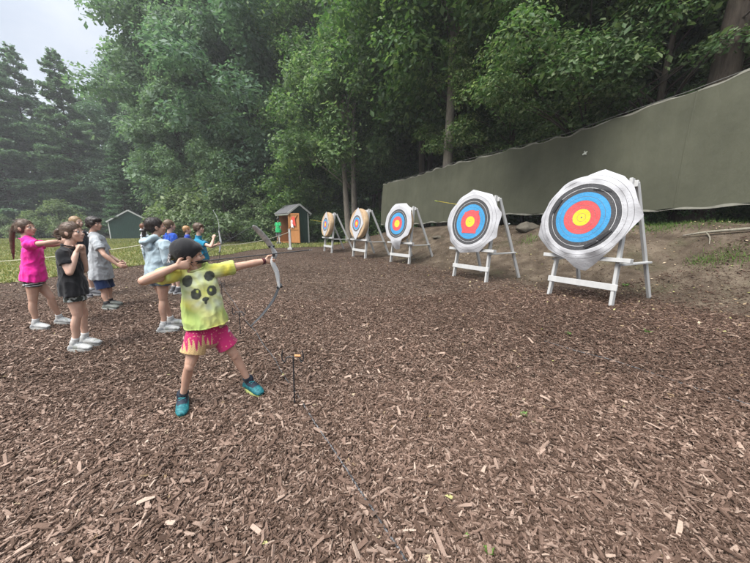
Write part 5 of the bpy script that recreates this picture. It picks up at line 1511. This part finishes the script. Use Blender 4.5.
tipA = at(331, 247.8, 2.52); tipA = NOCK + nrm_(tipA - NOCK) * min(.86, (tipA - NOCK).length)
arrow(tipA, tipA - NOCK, (tipA - NOCK).length, (simple('arrow_black', (.02, .02, .022), .4, .4), BLK, STEEL), 'black arrow nocked on the drawn bow of the archer', None, .0042, .05)

# ------------------------------------------------------------------ 2. girl in black
def child(basepx, h, label, j, look, group=None):
    g = ground(*basepx); k = h / 1.35; J = template(g, h, j.get('yaw', 0)); Y0 = g.y
    for n_, v in j.items():
        if n_ in J and isinstance(v, tuple) and n_ not in ('f', 'u', 'front', 'hdL', 'hdR', 'hnL', 'hnR', 'htL', 'htR', 'tL', 'tR'):
            J[n_] = at(v[0], v[1], Y0 + (v[2] if len(v) > 2 else 0))
        elif n_ in J and isinstance(v, tuple): J[n_] = nrm_(v)
        elif n_ != 'yaw': J[n_] = v
    for s in 'LR':
        p = j.get('foot' + s)
        if p: gg = ground(*p); J['a' + s] = V((gg.x, gg.y, gg.z + .078 * k)) - nrm_(J['t' + s]) * .03 * k
    J['skin'] = look['skin']; J['hairc'] = look['hair']
    o = new_person(g, label, group=group); vx = look.get('voxel', .006)
    G = person_build(J, o, vx)
    shirt(J, G, o, look['shirt'], look.get('shirtname', 'shirt'), look.get('sleeve', .55), look.get('hem', .03), look.get('loose', 1.0), vx, look.get('seed', 1), look.get('hood', False))
    shorts(J, G, o, look['shorts'], 'shorts', look.get('leg', .35), look.get('sl', 1.0), vx, look.get('seed', 1) + 3)
    shoes(J, G, o, look['shoe'], look.get('sole', (.40, .40, .38)), look.get('sock'), look.get('sockh', .075), vx, look.get('lace'), look.get('ssz', 1.0))
    if look['style']: hair(J, G, o, look['hair'], look['style'], vx, look.get('seed', 1), look.get('tail'))
    return J, G, o

def pony(pts, rad):
    def e(mb, H, r, f, u, hs): tailpts(mb, pts, rad)
    return e
FAIR, TANNED, DEEP = (.56, .36, .275), (.50, .305, .225), (.30, .175, .12)
BROWN, DARK, BLOND, AUB = (.085, .05, .03), (.022, .014, .011), (.26, .17, .085), (.17, .065, .03)
def WS(L_, Hh, c):
    col = np.tile(np.array([.42, .42, .41]), (len(c), 1))
    col[(nz(c, 14, 3) > .30) & (L_ > .05)] = (.27, .28, .25)
    col[(L_ > .055) & (L_ < .125) & (Hh > .060)] = (.30, .31, .31)                 # tongue and lacing panel
    col[(np.abs(L_ - .02) < .03) & (Hh > .03) & (Hh < .055)] = (.22, .23, .24)     # heel panel
    return col
g0 = ground(84, 349); Y0 = g0.y
def blacktee(c, n):
    col = np.tile(np.array([.010, .010, .012]), (len(c), 1))
    for (px, py, a, b_) in ((80.8, 256.5, 1.0, 1.0), (82.2, 262.3, 2.2, .5), (81.6, 259.8, 1.4, .4)):
        p = np.array(at(px, py, Y0 - .02)); e = ((c[:, 0] - p[0]) / (a * Y0 / 290)) ** 2 + ((c[:, 2] - p[2]) / (b_ * Y0 / 290)) ** 2
        col[(e < 1) & (n[:, 0] > .2) & (c[:, 1] > Y0 - .07)] = (.45, .45, .45)
    return col
def pat(a, b_, sc_, th=.0):
    def f_(c, n):
        q = nz(c, sc_, 6) + .4 * nz(c, sc_ * 2.2, 7); return np.where((q > th)[:, None], np.array([b_]), np.array([a]))
    return f_
bunpts = [at(62.5, 231, Y0 + .0), at(58.5, 231, Y0), at(57.5, 235, Y0 + .01), at(59.5, 239, Y0)]
child((84, 349), 1.46, 'girl in a black tee and patterned shorts with both fists raised to her chin',
      dict(yaw=.12, head=(73, 232.5, .03), f=(1, .15, .02), u=(-.05, 0, 1), neck=(69, 247), sR=(62, 254, -.12), sL=(75, 253, .14), eR=(69.5, 273, -.16), wR=(76.5, 252, -.05), eL=(85, 270, .12), wL=(83, 252.5, .05),
           hdR=(.35, .25, 1), hdL=(.0, -.1, 1), hnR=(.6, .8, 0), hnL=(.3, -.9, 0), htR=(-.7, .4, .2), htL=(-.8, -.2, .2), cuR=1.2, cuL=1.2, bulk=.90, hipR=(72.5, 293, -.055), hipL=(75, 293, .055), kR=(77.5, 315, -.05), kL=(83.5, 313.5, .10),
           footR=(79.5, 351), footL=(89.5, 345.5), tR=(1, .02, 0), tL=(1, .06, 0)),
      dict(skin=FAIR, hair=BROWN, style='bun', shirt=blacktee, shorts=pat((.02, .024, .02), (.34, .36, .34), 26), leg=.36, sl=1.06, sock=(.52, .52, .51), sockh=.075, ssz=.93, shoe=WS, voxel=.0048, seed=2, loose=.98, hem=.012,
           tail=pony(bunpts, [.024, .029, .028, .016]), lace=(.6, .6, .6)))
# ------------------------------------------------------------------ 3. girl in pink
g1 = ground(46, 328); Y1 = g1.y
def stripes(c, n):
    z = c[:, 2] - c[:, 2].min(); b_ = (np.abs(((z * 34 + .5 * np.sin(c[:, 0] * 9)) % 1) - .5) < .16) & (z < .10)
    return np.where(b_[:, None], np.array([[.6, .6, .6]]), np.array([[.015, .015, .017]]))
pt = [at(19.5, 223, Y1), at(14.5, 226, Y1 - .01), at(12, 236, Y1 - .02), at(12.5, 247, Y1 - .02), at(13.5, 259, Y1 - .02)]
child((46, 328), 1.49, 'girl in a hot pink shirt with a long brown ponytail and white sneakers',
      dict(yaw=.10, head=(26, 228, .02), f=(1, .12, .05), u=(-.05, 0, 1), neck=(26, 240), sR=(29, 245, -.13), sL=(36, 244.5, .14), eR=(46, 243, -.11), wR=(59, 241.5, -.02), eL=(52, 245, .22), wL=(64, 243, .20),
           hdR=(1, .15, .05), hdL=(1, -.1, .0), hnR=(0, 1, 0), hnL=(0, -1, 0), htR=(0, 0, 1), htL=(0, 0, 1), cuR=.9, cuL=.9, bulk=.90, hipR=(32.5, 279, -.055), hipL=(35, 279, .055), kR=(33, 301, -.06), kL=(51, 297.5, .10), footR=(40, 329.5), footL=(63.5, 324), tR=(1, -.02, 0), tL=(1, .0, 0)),
      dict(skin=TANNED, hair=BROWN, style='pulled', shirt=(.80, .022, .30), shorts=stripes, leg=.29, sl=1.06, sock=(.52, .52, .51), sockh=.065, ssz=.93, shoe=WS, voxel=.0055, seed=4, loose=1.02, hem=.004, tail=pony(pt, [.019, .026, .027, .021, .008]), lace=(.6, .6, .6)))
# ------------------------------------------------------------------ 4. boy in grey
GREYS = lambda L_, Hh, c: np.where((Hh > .07)[:, None], np.array([[.02, .02, .022]]), np.array([[.13, .14, .125]]))
child((110, 308), 1.50, 'dark haired boy in a pale grey tee and navy shorts with one hand held out',
      dict(yaw=.05, head=(94.5, 224, .0), f=(1, .08, -.03), u=(.02, 0, 1), neck=(92.5, 234.5), sR=(94, 240, -.14), sL=(101, 239.5, .15), eR=(104.5, 255, -.19), wR=(117, 264.5, -.13), eL=(109, 256, .2), wL=(120, 262, .16),
           hdR=(1, .1, -.45), hdL=(1, .0, -.4), hnR=(0, 1, 0), hnL=(0, -1, 0), htR=(.4, 0, 1), htL=(.4, 0, 1), cuR=.4, cuL=.4, hipR=(98, 275, -.07), hipL=(104, 275, .08), kR=(104.5, 292, -.06), kL=(109.5, 290, .12), footR=(110, 309.5), footL=(113.5, 306), tR=(1, -.05, 0), tL=(1, .1, 0)),
      dict(skin=TANNED, hair=DARK, style='mop', shirt=(.36, .38, .395), shorts=(.013, .028, .085), leg=.80, sl=1.05, sock=(.015, .015, .017), sockh=.05, shoe=GREYS, sole=(.35, .36, .34), voxel=.006, seed=7, loose=1.15, hem=.05, sleeve=.62))
# ------------------------------------------------------------------ 5. girl in the pale blue hoodie
g3 = ground(168, 331); Y3 = g3.y
def braid(mb, H, r, f, u, hs):
    p = [H(-.02, -.10, .0), H(-.015, -.135, -.05), H(-.015, -.140, -.11), H(-.012, -.15, -.17), H(-.012, -.155, -.225)]
    for i in range(4):
        for t in (.0, .5): q_ = p[i].lerp(p[i + 1], t); mb.ellipsoid(q_, r * .024 * (1 - i * .1), f * .022, u * .028)
Jh, Gh, oh = child((168, 331), 1.52, 'girl in a pale blue hoodie seen from behind, dark braid with white bobbles',
      dict(yaw=.75, head=(156.5, 227, .02), f=(.72, .66, .02), u=(0, 0, 1), neck=(155.5, 238), sR=(165.5, 245, -.10), sL=(148.5, 244.5, .10), eR=(168, 262, -.10), wR=(175, 272, .05), eL=(150, 262, .25), wL=(158, 270, .38),
           hdR=(.8, .5, -.3), hdL=(.8, .5, -.3), hipR=(162.5, 279, -.05), hipL=(156.5, 279, .08), kR=(163, 300, -.03), kL=(164, 298, .13), footR=(168, 332), footL=(175, 326), tR=(.95, .25, 0), tL=(.95, .3, 0)),
      dict(skin=TANNED, hair=DARK, style='short', shirt=(.33, .415, .46), shirtname='hoodie', sleeve=1.5, hood=True, shorts=(.05, .06, .07), leg=.22, sl=1.04, sock=(.52, .52, .51), sockh=.06, ssz=.93, shoe=WS, voxel=.0055, seed=9, loose=1.12, hem=-.01, tail=braid, lace=(.6, .6, .6)))
mb = MB()
Hh_ = Gh['H']
for i, (a, b_, c_) in enumerate(((-.04, -.105, .025), (-.015, -.158, -.03), (-.012, -.165, -.10), (-.012, -.175, -.165), (-.012, -.178, -.235))): mb.ellipsoid(Hh_(a, b_, c_), (.013, 0, 0), (0, .013, 0), (0, 0, .013), 12, 8)
me = mb.mesh('bobbles', True); setcol(me, (.62, .60, .62)); hb = link('hair_bobbles', me, EYE_M, oh)
# ------------------------------------------------------------------ the others
PLAIN = lambda c_: dict(shoe=c_, sole=(.5, .5, .5))
def at_head(px, py_top, Y, h):
    x = at(px, 227, Y).x; return V((x, Y, gzf(x, Y)))
def simple_child(pos, h, yaw, label, look, mod=None):
    J = template(pos, h, yaw)
    if mod: mod(J)
    J['skin'] = look['skin']; J['hairc'] = look['hair']; o = new_person(pos, label); vx = look.get('voxel', .008)
    G = person_build(J, o, vx)
    shirt(J, G, o, look['shirt'], 'shirt', look.get('sleeve', .55), look.get('hem', .05), look.get('loose', 1.08), vx, look.get('seed', 1))
    shorts(J, G, o, look['shorts'], 'shorts', look.get('leg', .6), 1.03, vx, 3)
    shoes(J, G, o, look.get('shoe', (.1, .1, .11)), look.get('sole', (.5, .5, .5)), look.get('sock', (.5, .5, .5)), .06, .007)
    hair(J, G, o, look['hair'], look['style'], min(vx, .007), look.get('seed', 1), look.get('tail'))
    return J, G, o
def head_pos(px, py, Y, h):
    """base point and height so that the head centre is seen at (px, py)"""
    p = at(px, py, Y); g = gzf(p.x, p.y); hh = (p.z - g) / 1.245 * 1.35
    return V((p.x, p.y, g)), hh
p_, h_ = head_pos(75.5, 222.5, 5.6, 1)
simple_child(p_, h_, .0, 'blond person in a dark top between the girl in black and the boy in grey', dict(skin=FAIR, hair=BLOND, style='short', shirt=(.012, .014, .02), shorts=(.03, .035, .05), leg=.8, seed=11, voxel=.007, sleeve=.6))
p_, h_ = head_pos(143.5, 227, 9.2, 1)
simple_child(p_, h_, .5, 'auburn haired child in a white shirt half hidden behind the girl in the hoodie', dict(skin=FAIR, hair=AUB, style='long', shirt=(.60, .60, .58), shorts=(.03, .03, .035), seed=12))
p_, h_ = head_pos(169, 225.5, 5.9, 1)
simple_child(p_, h_, 1.0, 'boy in a royal blue shirt seen from behind, just right of the hoodie', dict(skin=FAIR, hair=(.13, .085, .05), style='short', shirt=(.012, .06, .34), shorts=(.03, .03, .04), seed=13, voxel=.007))
p_, h_ = head_pos(186.5, 229.8, 8.4, 1)
simple_child(p_, h_, .6, 'small fair haired child in a blue top behind the cap of the archer', dict(skin=FAIR, hair=(.38, .21, .09), style='short', shirt=(.02, .05, .30), shorts=(.05, .05, .06), seed=14))
Y9 = 6.3; p_, h_ = head_pos(198, 228.5, Y9, 1)
def aim(J):
    J['f'] = nrm_((1, .15, 0)); J['sR'] = at(196.5, 241.5, Y9 - .13); J['sL'] = at(201, 241.5, Y9 + .14)
    J['eR'] = at(211, 246.5, Y9 - .18); J['wR'] = at(213.5, 239, Y9 - .05); J['eL'] = at(211, 247, Y9 + .16); J['wL'] = at(217, 244.5, Y9 + .05)
    J['hdR'] = nrm_((.2, .1, 1)); J['hnR'] = nrm_((.3, 1, 0)); J['htR'] = nrm_((-1, .2, 0)); J['cuR'] = .9
    J['hdL'] = nrm_((1, .0, .1)); J['hnL'] = nrm_((.1, -1, 0)); J['htL'] = V((0, 0, 1)); J['cuL'] = 1.0
Jt, Gt, ot = simple_child(p_, h_, .15, 'brown haired boy in a teal shirt holding up a grey bow', dict(skin=FAIR, hair=BROWN, style='mop', shirt=(.012, .20, .33), shorts=(.012, .012, .014), seed=15, voxel=.006, sleeve=.62, loose=1.2), aim)
gb_ = Jt['wL'] + Jt['hdL'] * .07 + Jt['hnL'] * .02
B2 = empty('bow', gb_); ad2 = V((.95, .3, .05)).normalized()
bow(B2, gb_, at(213.2, 210, Y9 + .10), at(214.5, 268, Y9 + .0), ad2, at(219, 231, Y9 + .04), at(219.5, 252, Y9 + .04), None)
tag(B2, 'grey recurve bow held upright by the boy in the teal shirt', 'bow')
Y10 = 19.8; p_, h_ = head_pos(277.8, 219.6, Y10, 1)
simple_child(p_, h_, 1.1, 'child in a bright green shirt and grey shorts standing before the open hut', dict(skin=DEEP, hair=DARK, style='short', shirt=(.02, .32, .11), shorts=(.10, .10, .105), leg=.85, seed=16, voxel=.010))
